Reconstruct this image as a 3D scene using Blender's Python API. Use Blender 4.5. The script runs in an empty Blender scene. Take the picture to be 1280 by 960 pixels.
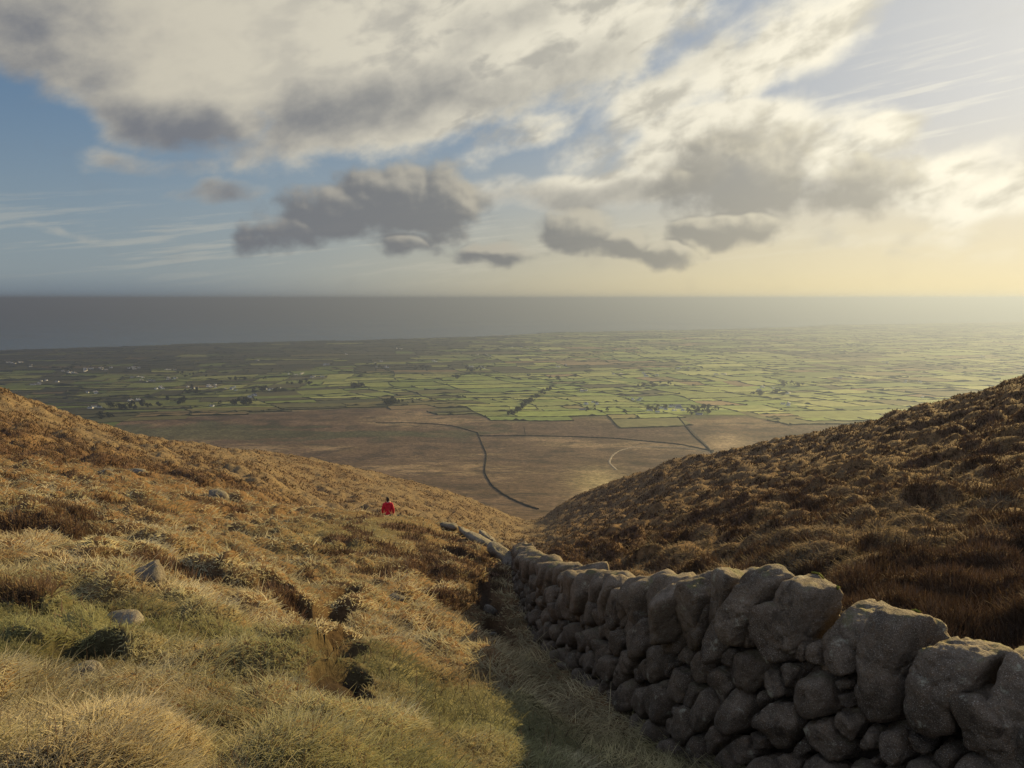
import bpy, bmesh, math, random, time
import numpy as np
from mathutils import Vector, Matrix

T0 = time.time()
rng = np.random.default_rng(7)
random.seed(7)
C = bpy.context.scene.collection
R = math.radians

# ------------------------------------------------------------------ frame of reference
F = 961.0                      # focal length of the photograph in its own pixels
PITCH = R(6.35)
CAMZ = 470.0                   # eye height above the sea (m)
EXPOSURE = 1.0
SUN_AZ, SUN_EL = 41.0, 16.0    # degrees, azimuth to the right of the view direction


def ptan(py):
    """drop per metre of forward distance for an image row on the middle column"""
    return np.tan(PITCH + np.arctan((np.asarray(py, float) - 480.0) / F))


def ptx(px, py=600.0):
    v = (py - 480.0) / F
    return (px - 640.0) / F / (math.cos(PITCH) - v * math.sin(PITCH))


def azel(px, py):
    u, v = (px - 640.0) / F, (py - 480.0) / F
    x, y, z = u, math.cos(PITCH) - v * math.sin(PITCH), -math.sin(PITCH) - v * math.cos(PITCH)
    n = math.sqrt(x * x + y * y + z * z)
    return math.degrees(math.atan2(x, y)), math.degrees(math.asin(z / n))


# ------------------------------------------------------------------ noise
_perm = np.random.default_rng(3).permutation(4096).astype(np.int64)


def _hash(ix, iy, seed):
    return _perm[(_perm[(ix + seed * 131) & 4095] + iy * 7 + seed) & 4095]


def noise2(x, y, seed=0):
    x = np.asarray(x, float); y = np.asarray(y, float)
    ix = np.floor(x).astype(np.int64); iy = np.floor(y).astype(np.int64)
    fx = x - ix; fy = y - iy
    sx = fx * fx * fx * (fx * (fx * 6 - 15) + 10); sy = fy * fy * fy * (fy * (fy * 6 - 15) + 10)

    def g(dx, dy):
        a = _hash(ix + dx, iy + dy, seed) * (2 * math.pi / 4096)
        return np.cos(a) * (fx - dx) + np.sin(a) * (fy - dy)
    a = g(0, 0) * (1 - sx) + g(1, 0) * sx
    b = g(0, 1) * (1 - sx) + g(1, 1) * sx
    return (a * (1 - sy) + b * sy) * 1.45


def fbm2(x, y, seed=0, oct=4, gain=.5):
    s = 0; a = 1.0; t = 0
    for k in range(oct):
        s = s + a * noise2(x * 2 ** k, y * 2 ** k, seed + k * 17); t += a; a *= gain
    return s / t


def noise3(x, y, z, seed=0):
    """cheap band limited 3-D noise: three blended planes of 2-D noise"""
    return (noise2(x + .37 * z, y - .51 * z, seed) + noise2(y + .43 * x + 9.1, z - .29 * x, seed + 5) + noise2(z + .61 * y + 4.7, x + .33 * y, seed + 9)) / 2.1


def worley(x, y, seed=0, jit=.9):
    """distance to the nearest of scattered points, and that point's own random number"""
    ix = np.floor(x).astype(np.int64); iy = np.floor(y).astype(np.int64)
    best = np.full(np.shape(x), 9.0); rid = np.zeros(np.shape(x))
    for dx in (-1, 0, 1):
        for dy in (-1, 0, 1):
            a = _hash(ix + dx, iy + dy, seed) / 4096; b = _hash(ix + dx, iy + dy, seed + 3) / 4096
            d = (ix + dx + .5 + (a - .5) * jit - x) ** 2 + (iy + dy + .5 + (b - .5) * jit - y) ** 2
            m = d < best; best = np.where(m, d, best); rid = np.where(m, _hash(ix + dx, iy + dy, seed + 7) / 4096, rid)
    return np.sqrt(best), rid


def sstep(a, b, x):
    t = np.clip((np.asarray(x, float) - a) / (b - a), 0, 1)
    return t * t * (3 - 2 * t)


def pchip(xk, yk, x):
    xk = np.asarray(xk, float); yk = np.asarray(yk, float)
    h = np.diff(xk); d = np.diff(yk) / h
    m = np.zeros_like(yk)
    for i in range(1, len(xk) - 1):
        if d[i - 1] * d[i] > 0:
            w1 = 2 * h[i] + h[i - 1]; w2 = h[i] + 2 * h[i - 1]
            m[i] = (w1 + w2) / (w1 / d[i - 1] + w2 / d[i])
    m[0], m[-1] = d[0], d[-1]
    x = np.clip(x, xk[0], xk[-1])
    i = np.clip(np.searchsorted(xk, x) - 1, 0, len(h) - 1)
    t = (x - xk[i]) / h[i]
    return ((1 + 2 * t) * (1 - t) ** 2 * yk[i] + t * (1 - t) ** 2 * h[i] * m[i] + t * t * (3 - 2 * t) * yk[i + 1] + t * t * (t - 1) * h[i] * m[i + 1])


# ------------------------------------------------------------------ object helpers
def tag(o, label=None, cat=None, group=None, kind=None):
    if label: o['label'] = label
    if cat: o['category'] = cat
    if group: o['group'] = group
    if kind: o['kind'] = kind
    return o


def empty(name, loc=(0, 0, 0), rz=0.0):
    o = bpy.data.objects.new(name, None); C.objects.link(o)
    o.location = loc; o.rotation_euler = (0, 0, rz); o.empty_display_size = .2
    return o


def mesh_np(name, verts, faces, mat=None, parent=None, smooth=True, cols=None, mats=None, midx=None):
    """faces: int array (n,3) or (n,4)"""
    me = bpy.data.meshes.new(name)
    verts = np.ascontiguousarray(verts, np.float32); faces = np.ascontiguousarray(faces, np.int32)
    n, k = faces.shape
    me.vertices.add(len(verts)); me.vertices.foreach_set('co', verts.ravel())
    me.loops.add(n * k); me.loops.foreach_set('vertex_index', faces.ravel())
    me.polygons.add(n)
    me.polygons.foreach_set('loop_start', np.arange(0, n * k, k, dtype=np.int32))
    me.polygons.foreach_set('loop_total', np.full(n, k, np.int32))
    if midx is not None:
        me.polygons.foreach_set('material_index', np.asarray(midx, np.int32))
    me.update(calc_edges=True)
    me.polygons.foreach_set('use_smooth', np.full(n, smooth, bool))
    if cols is not None:
        a = me.color_attributes.new('col', 'FLOAT_COLOR', 'POINT')
        c = np.ones((len(verts), 4), np.float32); c[:, :3] = cols
        a.data.foreach_set('color', c.ravel())
    for m in (mats or [mat]):
        if m: me.materials.append(m)
    o = bpy.data.objects.new(name, me); C.objects.link(o)
    if parent: o.parent = parent
    return o


def grid_faces(nr, nc):
    i = np.arange(nr - 1)[:, None] * nc + np.arange(nc - 1)[None, :]
    return np.stack([i, i + 1, i + nc + 1, i + nc], -1).reshape(-1, 4)


# ------------------------------------------------------------------ materials
def new_mat(name):
    m = bpy.data.materials.new(name); m.use_nodes = True
    nt = m.node_tree
    for n in list(nt.nodes): nt.nodes.remove(n)
    out = nt.nodes.new('ShaderNodeOutputMaterial')
    return m, nt, out


class NT:
    """small helper to write node trees"""
    def __init__(s, nt): s.nt = nt
    def n(s, t, **kw):
        x = s.nt.nodes.new(t)
        for k, v in kw.items(): setattr(x, k, v)
        return x
    def link(s, a, b): s.nt.links.new(a, b)
    def put(s, sock, v):
        if hasattr(v, 'is_linked'): s.link(v, sock)
        elif v is not None: sock.default_value = v
    def math(s, op, a, b=None, c=None, clamp=False):
        x = s.n('ShaderNodeMath', operation=op, use_clamp=clamp)
        s.put(x.inputs[0], a)
        if b is not None: s.put(x.inputs[1], b)
        if c is not None: s.put(x.inputs[2], c)
        return x.outputs[0]
    def vmath(s, op, a, b=None, sc=None):
        x = s.n('ShaderNodeVectorMath', operation=op)
        s.put(x.inputs[0], a)
        if b is not None: s.put(x.inputs[1], b)
        if sc is not None: s.put(x.inputs['Scale'], sc)
        return x.outputs['Value'] if op in ('LENGTH', 'DOT_PRODUCT', 'DISTANCE') else x.outputs[0]
    def mapr(s, v, a, b, c=0.0, d=1.0, smooth=True):
        x = s.n('ShaderNodeMapRange', interpolation_type='SMOOTHSTEP' if smooth else 'LINEAR')
        s.put(x.inputs[0], v)
        for i, k in enumerate((a, b, c, d)): s.put(x.inputs[1 + i], k)
        return x.outputs[0]
    def mix(s, f, a, b, blend='MIX'):
        x = s.n('ShaderNodeMix', data_type='RGBA', blend_type=blend)
        s.put(x.inputs[0], f)
        for k, v in ((6, a), (7, b)):
            if isinstance(v, tuple): v = (*v[:3], 1)
            s.put(x.inputs[k], v)
        return x.outputs[2]
    def noise(s, vec, scale, detail=4, rough=.5, dist=0.0, dims='3D'):
        x = s.n('ShaderNodeTexNoise', noise_dimensions=dims)
        if vec is not None: s.link(vec, x.inputs['Vector'])
        x.inputs['Scale'].default_value = scale; x.inputs['Detail'].default_value = detail
        x.inputs['Roughness'].default_value = rough; x.inputs['Distortion'].default_value = dist
        return x.outputs[0]


def principled(name, rough=.9, spec=.2):
    m, nt, out = new_mat(name); h = NT(nt)
    b = h.n('ShaderNodeBsdfPrincipled')
    b.inputs['Roughness'].default_value = rough; b.inputs['Specular IOR Level'].default_value = spec
    nt.links.new(b.outputs[0], out.inputs[0])
    return m, h, b


def simple_mat(name, col, rough=.85, spec=.2, var=.25, scale=8.0):
    m, h, b = principled(name, rough, spec)
    tc = h.n('ShaderNodeTexCoord')
    n = h.noise(tc.outputs['Object'], scale, 4, .6)
    k = h.mapr(n, .3, .7, 1 - var, 1 + var)
    x = h.vmath('SCALE', tuple(col), sc=k)
    h.link(x, b.inputs['Base Color'])
    return m


def blade_mat(name, transl=.35):
    m, nt, out = new_mat(name); h = NT(nt)
    at = h.n('ShaderNodeAttribute', attribute_name='col')
    d = h.n('ShaderNodeBsdfDiffuse'); t = h.n('ShaderNodeBsdfTranslucent'); g = h.n('ShaderNodeBsdfGlossy')
    g.inputs['Roughness'].default_value = .45
    g.inputs['Color'].default_value = (.5, .48, .42, 1)
    h.link(at.outputs['Color'], d.inputs['Color']); h.link(at.outputs['Color'], t.inputs['Color'])
    mx = h.n('ShaderNodeMixShader'); mx.inputs[0].default_value = transl
    h.link(d.outputs[0], mx.inputs[1]); h.link(t.outputs[0], mx.inputs[2])
    m2 = h.n('ShaderNodeMixShader'); m2.inputs[0].default_value = .05
    h.link(mx.outputs[0], m2.inputs[1]); h.link(g.outputs[0], m2.inputs[2])
    h.link(m2.outputs[0], out.inputs[0])
    return m


def ground_mat(name, bump_scale=18.0, bump=.03, var=.3):
    """earth under the grass: colour attribute from the terrain's own vegetation zones, broken up by noise"""
    m, h, b = principled(name, .95, .05)
    at = h.n('ShaderNodeAttribute', attribute_name='col')
    geo = h.n('ShaderNodeNewGeometry')
    n = h.noise(geo.outputs['Position'], bump_scale, 6, .65)
    n2 = h.noise(geo.outputs['Position'], bump_scale * .13, 4, .6)
    k = h.math('MULTIPLY', h.mapr(n, .3, .7, 1 - var, 1 + var), h.mapr(n2, .3, .7, 1 - var * .6, 1 + var * .6))
    x = h.vmath('SCALE', at.outputs['Color'], sc=k)
    h.link(x, b.inputs['Base Color'])
    bp = h.n('ShaderNodeBump'); bp.inputs['Strength'].default_value = .9; bp.inputs['Distance'].default_value = bump
    h.link(n, bp.inputs['Height']); h.link(bp.outputs[0], b.inputs['Normal'])
    return m


def granite_mat(name, base=(.20, .185, .165), lichen=.5, moss=.0):
    m, h, b = principled(name, .88, .25)
    tc = h.n('ShaderNodeNewGeometry')
    P = tc.outputs['Position']
    rnd = tc.outputs['Random Per Island']
    big = h.noise(P, 3.1, 5, .6)
    mid = h.noise(P, 17.0, 5, .65)
    vor = h.n('ShaderNodeTexVoronoi'); vor.inputs['Scale'].default_value = 95.0; h.link(P, vor.inputs['Vector'])
    spk = h.noise(P, 160.0, 2, .6)
    c = h.mix(h.mapr(big, .35, .65), tuple(x * .62 for x in base), tuple(x * 1.3 for x in base))
    c = h.vmath('SCALE', c, sc=h.mapr(rnd, 0, 1, .68, 1.32, smooth=False))
    c = h.mix(h.mapr(mid, .48, .66, 0, .55), c, (base[0] * 1.25, base[1] * 1.05, base[2] * .85))
    c = h.mix(h.mapr(vor.outputs['Color'], .2, .9, 0, .45), c, tuple(x * .45 for x in base))
    c = h.mix(h.mapr(spk, .57, .69, 0, .7), c, (.36, .33, .28))
    lic = h.noise(P, 7.3, 6, .7)
    c = h.mix(h.mapr(lic, .6, .68, 0, lichen), c, (.30, .30, .23))
    drk = h.noise(P, 5.1, 6, .7)
    c = h.mix(h.mapr(drk, .56, .66, 0, .65), c, tuple(x * .35 for x in base))
    sep = h.n('ShaderNodeSeparateXYZ'); h.link(tc.outputs['Normal'], sep.inputs[0])
    up = h.mapr(sep.outputs[2], .45, .95, 0, 1)
    ms = h.math('MULTIPLY', up, h.mapr(h.noise(P, 4.7, 5, .65), .5, .66, 0, moss), clamp=True)
    c = h.mix(ms, c, (.085, .09, .03))
    h.link(c, b.inputs['Base Color'])
    bsum = h.math('ADD', h.math('MULTIPLY', mid, .9), h.math('MULTIPLY', spk, .22))
    bp = h.n('ShaderNodeBump'); bp.inputs['Strength'].default_value = 1.0; bp.inputs['Distance'].default_value = .035
    h.link(bsum, bp.inputs['Height']); h.link(bp.outputs[0], b.inputs['Normal'])
    return m


# ------------------------------------------------------------------ near terrain
# per image column: (row, forward distance) of the ground there; rows past a brow lie hidden behind it
COLS = {
    -350: [(960, 2.5), (800, 4.3), (700, 6.8), (600, 12.5), (520, 24), (460, 40), (420, 60), (430, 90), (500, 160)],
    0: [(960, 2.7), (900, 3.3), (800, 4.9), (740, 6.4), (700, 8.3), (650, 12), (600, 19), (570, 29), (540, 45), (510, 65), (486, 85), (490, 105), (560, 170)],
    80: [(960, 2.75), (900, 3.4), (800, 5.2), (740, 7.0), (700, 9.2), (650, 13.7), (605, 21), (577, 33), (550, 55), (530, 78), (516, 98), (520, 118), (580, 190)],
    160: [(960, 2.8), (900, 3.5), (800, 5.5), (740, 7.5), (700, 10), (650, 15.5), (610, 24), (582, 40), (560, 75), (541, 115), (546, 138), (600, 220)],
    240: [(960, 2.9), (900, 3.7), (800, 6.0), (740, 8.5), (700, 11.5), (655, 17), (620, 25), (594, 46), (571, 90), (556, 135), (561, 160), (610, 235)],
    320: [(960, 3.05), (900, 3.9), (800, 6.5), (740, 9.5), (700, 13), (660, 19), (632, 27), (604, 58), (580, 110), (565, 160), (570, 190), (620, 260)],
    400: [(960, 3.25), (900, 4.15), (800, 7.2), (745, 10.8), (700, 15.5), (660, 21.5), (640, 27), (655, 33), (665, 42), (640, 66), (606, 120), (577, 172), (582, 200), (628, 265)],
    480: [(960, 3.5), (900, 4.4), (800, 8), (750, 12), (700, 17.5), (660, 23.5), (646, 27), (667, 32), (690, 41), (672, 60), (645, 85), (612, 140), (594, 182), (599, 208), (640, 270)],
    560: [(960, 4.0), (900, 5.0), (800, 9.5), (740, 14), (700, 19), (670, 25), (656, 28.5), (682, 34), (702, 45), (672, 80), (642, 130), (615, 188), (620, 215), (652, 280)],
    620: [(960, 4.3), (900, 5.35), (800, 10.6), (740, 15.7), (703, 21.5), (684, 26), (694, 31), (706, 45), (676, 90), (655, 150), (637, 198), (641, 225), (664, 290)],
    660: [(960, 4.5), (900, 5.7), (800, 12), (752, 16), (716, 22), (704, 28), (704, 45), (684, 80), (664, 150), (652, 210), (656, 245), (678, 310)],
    720: [(960, 4.8), (900, 6.6), (835, 9.9), (795, 12), (742, 16), (702, 24), (682, 40), (664, 80), (640, 140), (621, 180), (627, 205), (672, 285)],
    780: [(960, 5.2), (900, 7.2), (870, 7.9), (830, 9.5), (760, 13), (712, 18), (685, 27), (662, 45), (636, 88), (610, 130), (599, 158), (605, 182), (662, 265)],
    860: [(965, 5.8), (930, 6.5), (850, 8.2), (760, 11), (715, 15), (680, 22), (650, 34), (620, 55), (595, 85), (578, 115), (572, 130), (578, 150), (640, 235)],
    1000: [(990, 5.1), (865, 6.3), (770, 8.3), (702, 12), (660, 17), (620, 27), (585, 48), (560, 75), (546, 98), (552, 115), (620, 200)],
    1140: [(1060, 4.5), (850, 5.7), (765, 7.2), (703, 9.8), (650, 14), (600, 23), (555, 42), (530, 60), (513, 78), (518, 92), (590, 170)],
    1280: [(1130, 4.0), (900, 4.8), (800, 5.9), (705, 8.6), (640, 12.5), (580, 20), (530, 32), (495, 48), (472, 62), (476, 75), (540, 150)],
    1600: [(1293, 3.2), (1000, 3.9), (700, 6.2), (560, 12), (450, 25), (385, 45), (392, 60), (460, 140)],
}
PROFILE = [(300, .300), (400, .310), (500, .313), (620, .304), (760, .291), (900, .277), (1060, .2585), (1270, .2375), (1750, .194), (2250, .157), (2900, .1305),
           (4000, .0985), (5600, .0722), (8000, .0530), (11500, .0390), (16000, .0288), (24000, .0196)]
_pl = np.log([p[0] for p in PROFILE]); _pt = np.array([p[1] for p in PROFILE])


def far_T(Y): return pchip(_pl, _pt, np.log(Y))


def Y_of_row(py):
    t = float(ptan(py)); ys = np.exp(np.linspace(math.log(620), math.log(20000), 4000)); ts = far_T(ys)
    return float(np.interp(-t, -ts, ys))


YMAX = 340.0
NR, NCOL = 860, 900
LY = np.linspace(math.log(.9), math.log(YMAX), NR)
TX = np.linspace(-1.35, 1.35, NCOL)
_keys = sorted(COLS)
_tx = np.array([ptx(k) for k in _keys])
_colD = np.zeros((NR, len(_keys)))
for j, k in enumerate(_keys):
    pts = [(y, float(ptan(r)) * y) for r, y in COLS[k]]
    d0 = float(np.interp(k, [-350, 400, 900, 1600], [1.45, 1.72, 1.95, 2.15]))
    pts = [(.8, d0)] + pts + [(YMAX * 1.02, float(far_T(YMAX)) * YMAX * 1.02)]
    ys = np.log([p[0] for p in pts]); ds = [p[1] for p in pts]
    _colD[:, j] = pchip(ys, ds, LY)
BASE = np.zeros((NR, NCOL))
for i in range(NR):
    BASE[i] = pchip(_tx, _colD[i], TX)
# light smoothing of the interpolated sheet
for _ in range(3):
    b = BASE.copy()
    b[:, 1:-1] = (BASE[:, :-2] + 2 * BASE[:, 1:-1] + BASE[:, 2:]) / 4
    BASE = b
def near_Y(px, py):
    """forward distance of the near ground seen at an image pixel"""
    tx = ptx(px, py); j = int(np.clip(round((tx - TX[0]) / (TX[1] - TX[0])), 0, NCOL - 1))
    t = BASE[:, j] / np.exp(LY); k = np.argmax((t <= float(ptan(py))) & (LY > .4))
    return float(np.exp(LY[k]))


YY = np.exp(LY)[:, None] * np.ones((1, NCOL)); XX = YY * TX[None, :]


def sample(G, x, y):
    """bilinear look-up of a (NR, NCOL) field at world x, y"""
    y = np.maximum(np.asarray(y, float), .91); x = np.asarray(x, float)
    a = np.clip((np.log(y) - LY[0]) / (LY[1] - LY[0]), 0, NR - 1.001)
    b = np.clip((x / y - TX[0]) / (TX[1] - TX[0]), 0, NCOL - 1.001)
    i = a.astype(int); j = b.astype(int); u = a - i; v = b - j
    return (G[i, j] * (1 - u) * (1 - v) + G[i + 1, j] * u * (1 - v) + G[i, j + 1] * (1 - u) * v + G[i + 1, j + 1] * u * v)


# the dry-stone wall: plan and height of its top
WY = np.array([2.6, 3.2, 4.0, 4.6, 5.4, 6.5, 9, 11.7, 16, 20.4, 23.5])
WX = np.array([3.85, 3.36, 2.80, 2.39, 1.92, 1.50, 1.01, .605, .29, .13, .22])
WTOP = np.array([2.10, 2.05, 1.96, 1.90, 1.96, 2.38, 3.28, 4.08, 5.40, 6.67, 7.6])


def wall_x(y): return np.interp(y, WY, WX)
def wall_side(x, y): return np.asarray(x) - wall_x(y)          # > 0: beyond the wall


side = wall_side(XX, YY)
right = sstep(-.1, .5, side) * (YY < 60) + (YY >= 60) * sstep(-.02, .06, XX / YY - .035)   # 1 on the slope beyond the wall
left = 1 - right

# bare holes, peat steps: (px, py, Y, half width m, half length m, depth)
def pt(px, py, Y):
    return ptx(px, py) * Y, Y


BARE = []
for px, py, Y, rx, ry, dep in [
        (408, 762, 10.2, .22, 1.0, .30), (414, 790, 8.6, .24, .9, .30), (420, 818, 7.3, .22, .7, .28), (424, 848, 6.1, .2, .5, .24), (432, 868, 5.5, .18, .35, .2),
        (222, 714, 10.6, .55, .6, .5), (158, 708, 10.2, .4, .55, .42), (172, 772, 6.45, .42, .34, .40), (100, 812, 4.95, .2, .3, .40),
        (345, 738, 10.2, .22, .22, .3), (372, 752, 9.6, .2, .2, .28), (612, 745, 15.3, .25, 1.2, .34), (618, 770, 13.0, .2, .7, .26), (600, 730, 16.8, .26, .9, .26), (430, 745, 12, .2, .4, .2),
        (45, 645, 13, .9, .4, .3), (100, 640, 14, .5, .3, .2), (570, 690, 21, .5, .7, .2)]:
    rx *= 1.05; ry *= 1.0; dep *= .95
    x, y = pt(px, py, near_Y(px, py) if py > 660 else Y)
    BARE.append((x, y, rx, ry, dep))
bare = np.zeros_like(XX); dig = np.zeros_like(XX); rimw = np.zeros_like(XX)
wob = fbm2(XX * 2.3, YY * 2.3, 41, 3) * .5
for x, y, rx, ry, dep in BARE:
    q = ((XX - x) / rx) ** 2 + ((YY - y) / ry) ** 2 + wob
    w = sstep(1.25, .55, q)
    rimw = np.maximum(rimw, sstep(2.6, .8, np.sqrt(((XX - x) / rx) ** 2 + ((YY - y) / ry) ** 2) + wob * .4))
    bare = np.maximum(bare, w); dig = np.maximum(dig, w * dep)

# hummocks and tussocks
lnY = np.log(YY)
n1 = fbm2(XX * .45, YY * .38, 11, 3)
n2 = fbm2(XX * 1.35 + 3, YY * 1.1, 12, 3)
n3 = noise2(XX * 2.9, YY * 2.4, 13)
n4 = fbm2(XX * .16, YY * .13, 14, 4)
n5 = fbm2(XX * .6 + n2 * .3, YY * .5, 15, 4)
midw = sstep(14, 40, YY)
tram = np.exp(-((side + .55) / .55) ** 2)              # trodden strip beside the wall
wx = XX + .25 * n2; wy = YY + .25 * n1
f1, r1 = worley(wx / .62, wy / .70, 2)
f2, r2 = worley(wx / 1.35, wy / 1.6, 5)
f3, r3 = worley(wx / 4.2, wy / 3.6, 8)
m1 = np.clip(1 - (f1 / .72) ** 2, 0, 1) * (.35 + .9 * r1); m2 = np.clip(1 - (f2 / .75) ** 2, 0, 1) * (.3 + r2); m3 = np.clip(1 - (f3 / .8) ** 2, 0, 1) * (.25 + r3)
calm = np.clip(tram + .75 * sstep(7.5, 5.5, YY) * np.exp(-((XX - .1) / 1.1) ** 2), 0, 1)
nf = .28 + .72 * sstep(4, 9, YY)
Hn = n1 * .26 * nf + m1 * .20 + m2 * .24 * nf + n3 * .03
Hn = Hn * (1 - .72 * calm)
Hl = n5 * .35 + n4 * .9 * sstep(25, 70, YY) + m2 * .42 + m3 * .35 + m1 * .10
Hr = n5 * .40 + n4 * .9 * sstep(25, 70, YY) + m2 * (.24 + .2 * sstep(10, 25, YY)) + m3 * (.15 + .45 * sstep(10, 30, YY)) + m1 * .18
H = Hn * (1 - midw) + Hl * midw
rr_ = right * sstep(4, 13, YY)
H = H * (1 - rr_) + Hr * rr_
_L = (H * left).sum(1, keepdims=True) / (left.sum(1, keepdims=True) + 1e-6); _R = (H * right).sum(1, keepdims=True) / (right.sum(1, keepdims=True) + 1e-6)
H = H - _L * left - _R * right + .10          # the bumps neither raise nor lower the slope as a whole
damp = sstep(.9, 2.6, YY) * (1 - .9 * np.exp(-(side / .35) ** 2) * (YY < 24))
keep = 1 - .6 * sstep(60, 160, YY) * 0
H = (H - .12) * damp * keep
# the peat hag, a dark step across the hill on the left
hx = XX / YY
brow = np.exp(-((XX / YY - ptx(485)) / .075) ** 2) * sstep(16, 22, YY) * sstep(40, 34, YY)
H = H * (1 - .8 * brow) + .05 * brow
NEARZ = CAMZ - BASE + H - dig * damp
hag_y = 31 + 9 * (hx + .66) / .25 + 2 * n4
hag = np.exp(-((YY - hag_y) / 1.6) ** 2) * sstep(-.40, -.46, hx)
NEARZ = NEARZ - hag * .8

# slope aware vegetation zones -> masks
veg = fbm2(XX * .33, YY * .27, 21, 4)
veg2 = fbm2(XX * .9, YY * .75, 22, 3)
vegb = fbm2(XX * .075, YY * .06, 23, 4)
green = sstep(-.02, .42, veg + .18) * sstep(11, 4.5, YY) * .95
green = np.maximum(green, np.exp(-((XX - .2) / 1.4) ** 2) * sstep(8.5, 5.0, YY) * sstep(-.35, .15, veg + .1))
green = np.maximum(green, .55 * np.exp(-((XX + 4.4) / 1.8) ** 2 - ((YY - 22) / 6) ** 2))
green = green * left
heath_l = sstep(.08, .34, veg2 * .6 + vegb * .9 + .02) * sstep(6, 13, YY)
heath_r = sstep(-.16, .18, veg2 * .75 + veg * .55 + vegb * .4 + .03)
heath = np.clip(left * heath_l + right * heath_r, 0, 1)
heath = np.maximum(heath, hag)
for px, py, rr in [(150, 716, .42), (228, 718, .5), (200, 700, .35), (30, 652, .9), (75, 640, .9), (120, 668, .6), (345, 742, .3), (372, 756, .28), (512, 664, 1.0), (560, 704, .9), (585, 692, .8), (545, 668, .9), (170, 636, .9), (265, 632, 1.1), (20, 745, .35), (480, 722, .45), (560, 748, .4), (595, 748, .5), (515, 700, .5), (440, 665, .6)]:
    y_ = near_Y(px, py); x_ = ptx(px, py) * y_
    heath = np.maximum(heath, sstep(1.3, .5, ((XX - x_) / rr) ** 2 + ((YY - y_) / (rr * .9)) ** 2 + wob))
heath = np.maximum(heath, left * sstep(26, 50, YY) * sstep(-.16, .16, veg * .8 + vegb * .7 + veg2 * .5))

STRAW = np.array([.325, .285, .18]); PALE = np.array([.49, .45, .30]); OLIVE = np.array([.165, .172, .085]); GREEN = np.array([.115, .118, .042])
RUST = np.array([.225, .15, .08]); HEATH = np.array([.085, .052, .034]); BROWN = np.array([.20, .125, .062]); PEAT = np.array([.030, .021, .014])


def lerp(a, b, w): return a * (1 - w[..., None]) + b * w[..., None]


gcol = np.ones(XX.shape + (3,)) * BROWN * .62
gcol = lerp(gcol, OLIVE * .6, green)
gcol = lerp(gcol, HEATH * .8, heath)
far_l = left * sstep(30, 75, YY)
gcol = lerp(gcol, np.array([.130, .098, .060]), far_l * (1 - heath * .55))
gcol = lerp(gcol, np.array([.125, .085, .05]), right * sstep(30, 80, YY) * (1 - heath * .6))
gcol = lerp(gcol, PEAT, np.clip(np.maximum(bare * 1.1, rimw * .6), 0, 1))

M_ground = ground_mat('peaty_ground', 16.0, .035)
V = np.stack([XX, YY, NEARZ], -1).reshape(-1, 3)
Fc = grid_faces(NR, NCOL)
# the ground to both sides of that sheet and behind the camera
ra = np.unique(np.concatenate([np.arange(0, NR, 9), [NR - 1]])); ua = np.linspace(0, 1, 14) ** 1.7
AV, AF, base_i = [], [], len(V)
for c_, sg, rise in ((0, -1, 5.0), (NCOL - 1, 1, 2.5)):
    ax = XX[ra, c_][:, None] + sg * 34 * ua[None, :]; ay = YY[ra, c_][:, None] + 0 * ax
    az_ = NEARZ[ra, c_][:, None] + rise * ua[None, :] + .12 * fbm2(ax * .8, ay * .8, 91, 3) * np.minimum(ua * 30, 1)[None, :]
    AV.append((ax, ay, az_))
cb = np.arange(0, NCOL, 12)
rx_ = np.concatenate([AV[0][0][0, ::-1], XX[0, cb], AV[1][0][0]]); rz_ = np.concatenate([AV[0][2][0, ::-1], NEARZ[0, cb], AV[1][2][0]])
nb = 26; ub = np.linspace(0, 1, nb)[:, None]
bx = rx_[None, :] + 0 * ub; by = YY[0, 0] - 26 * ub ** 1.3 + 0 * bx
bz = rz_[None, :] * (1 - ub) + (CAMZ - 1.3) * ub
parts = [AV[0], AV[1], (bx, by, bz)]
Vb, Fb = [], []
for gx_, gy_, gz_ in parts:
    Vb.append(np.stack([gx_, gy_, gz_], -1).reshape(-1, 3)); Fb.append(grid_faces(*gx_.shape) + base_i); base_i += gx_.size
Vb = np.concatenate(Vb); Fb = np.concatenate(Fb)
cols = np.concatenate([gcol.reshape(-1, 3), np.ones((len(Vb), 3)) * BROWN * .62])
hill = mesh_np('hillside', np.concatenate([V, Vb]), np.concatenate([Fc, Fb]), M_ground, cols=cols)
tag(hill, 'steep grassy mountainside falling away to a valley mouth', 'hillside', kind='structure')


def ground_z(x, y): return sample(NEARZ, x, y)


# ------------------------------------------------------------------ far terrain: moor, plain, coast
# coast in plan, read off the shore's rows
COAST = []
for px, py in [(-700, 462), (-250, 452), (0, 443.5), (160, 437), (320, 430.5), (440, 427.5), (540, 424), (620, 420.5), (655, 418.5), (690, 415.5), (800, 412.8), (900, 410.5), (1000, 407.5),
               (1030, 405), (1140, 403.3), (1280, 401.3), (1420, 400), (1700, 399)]:
    d = (CAMZ - 16) / float(ptan(py + 1.2)); COAST.append((ptx(px, py) * d, d))
COAST = np.array(COAST)
_ct = COAST[:, 0] / COAST[:, 1]


def coast_Y(tx): return np.interp(tx, _ct, COAST[:, 1])


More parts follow.
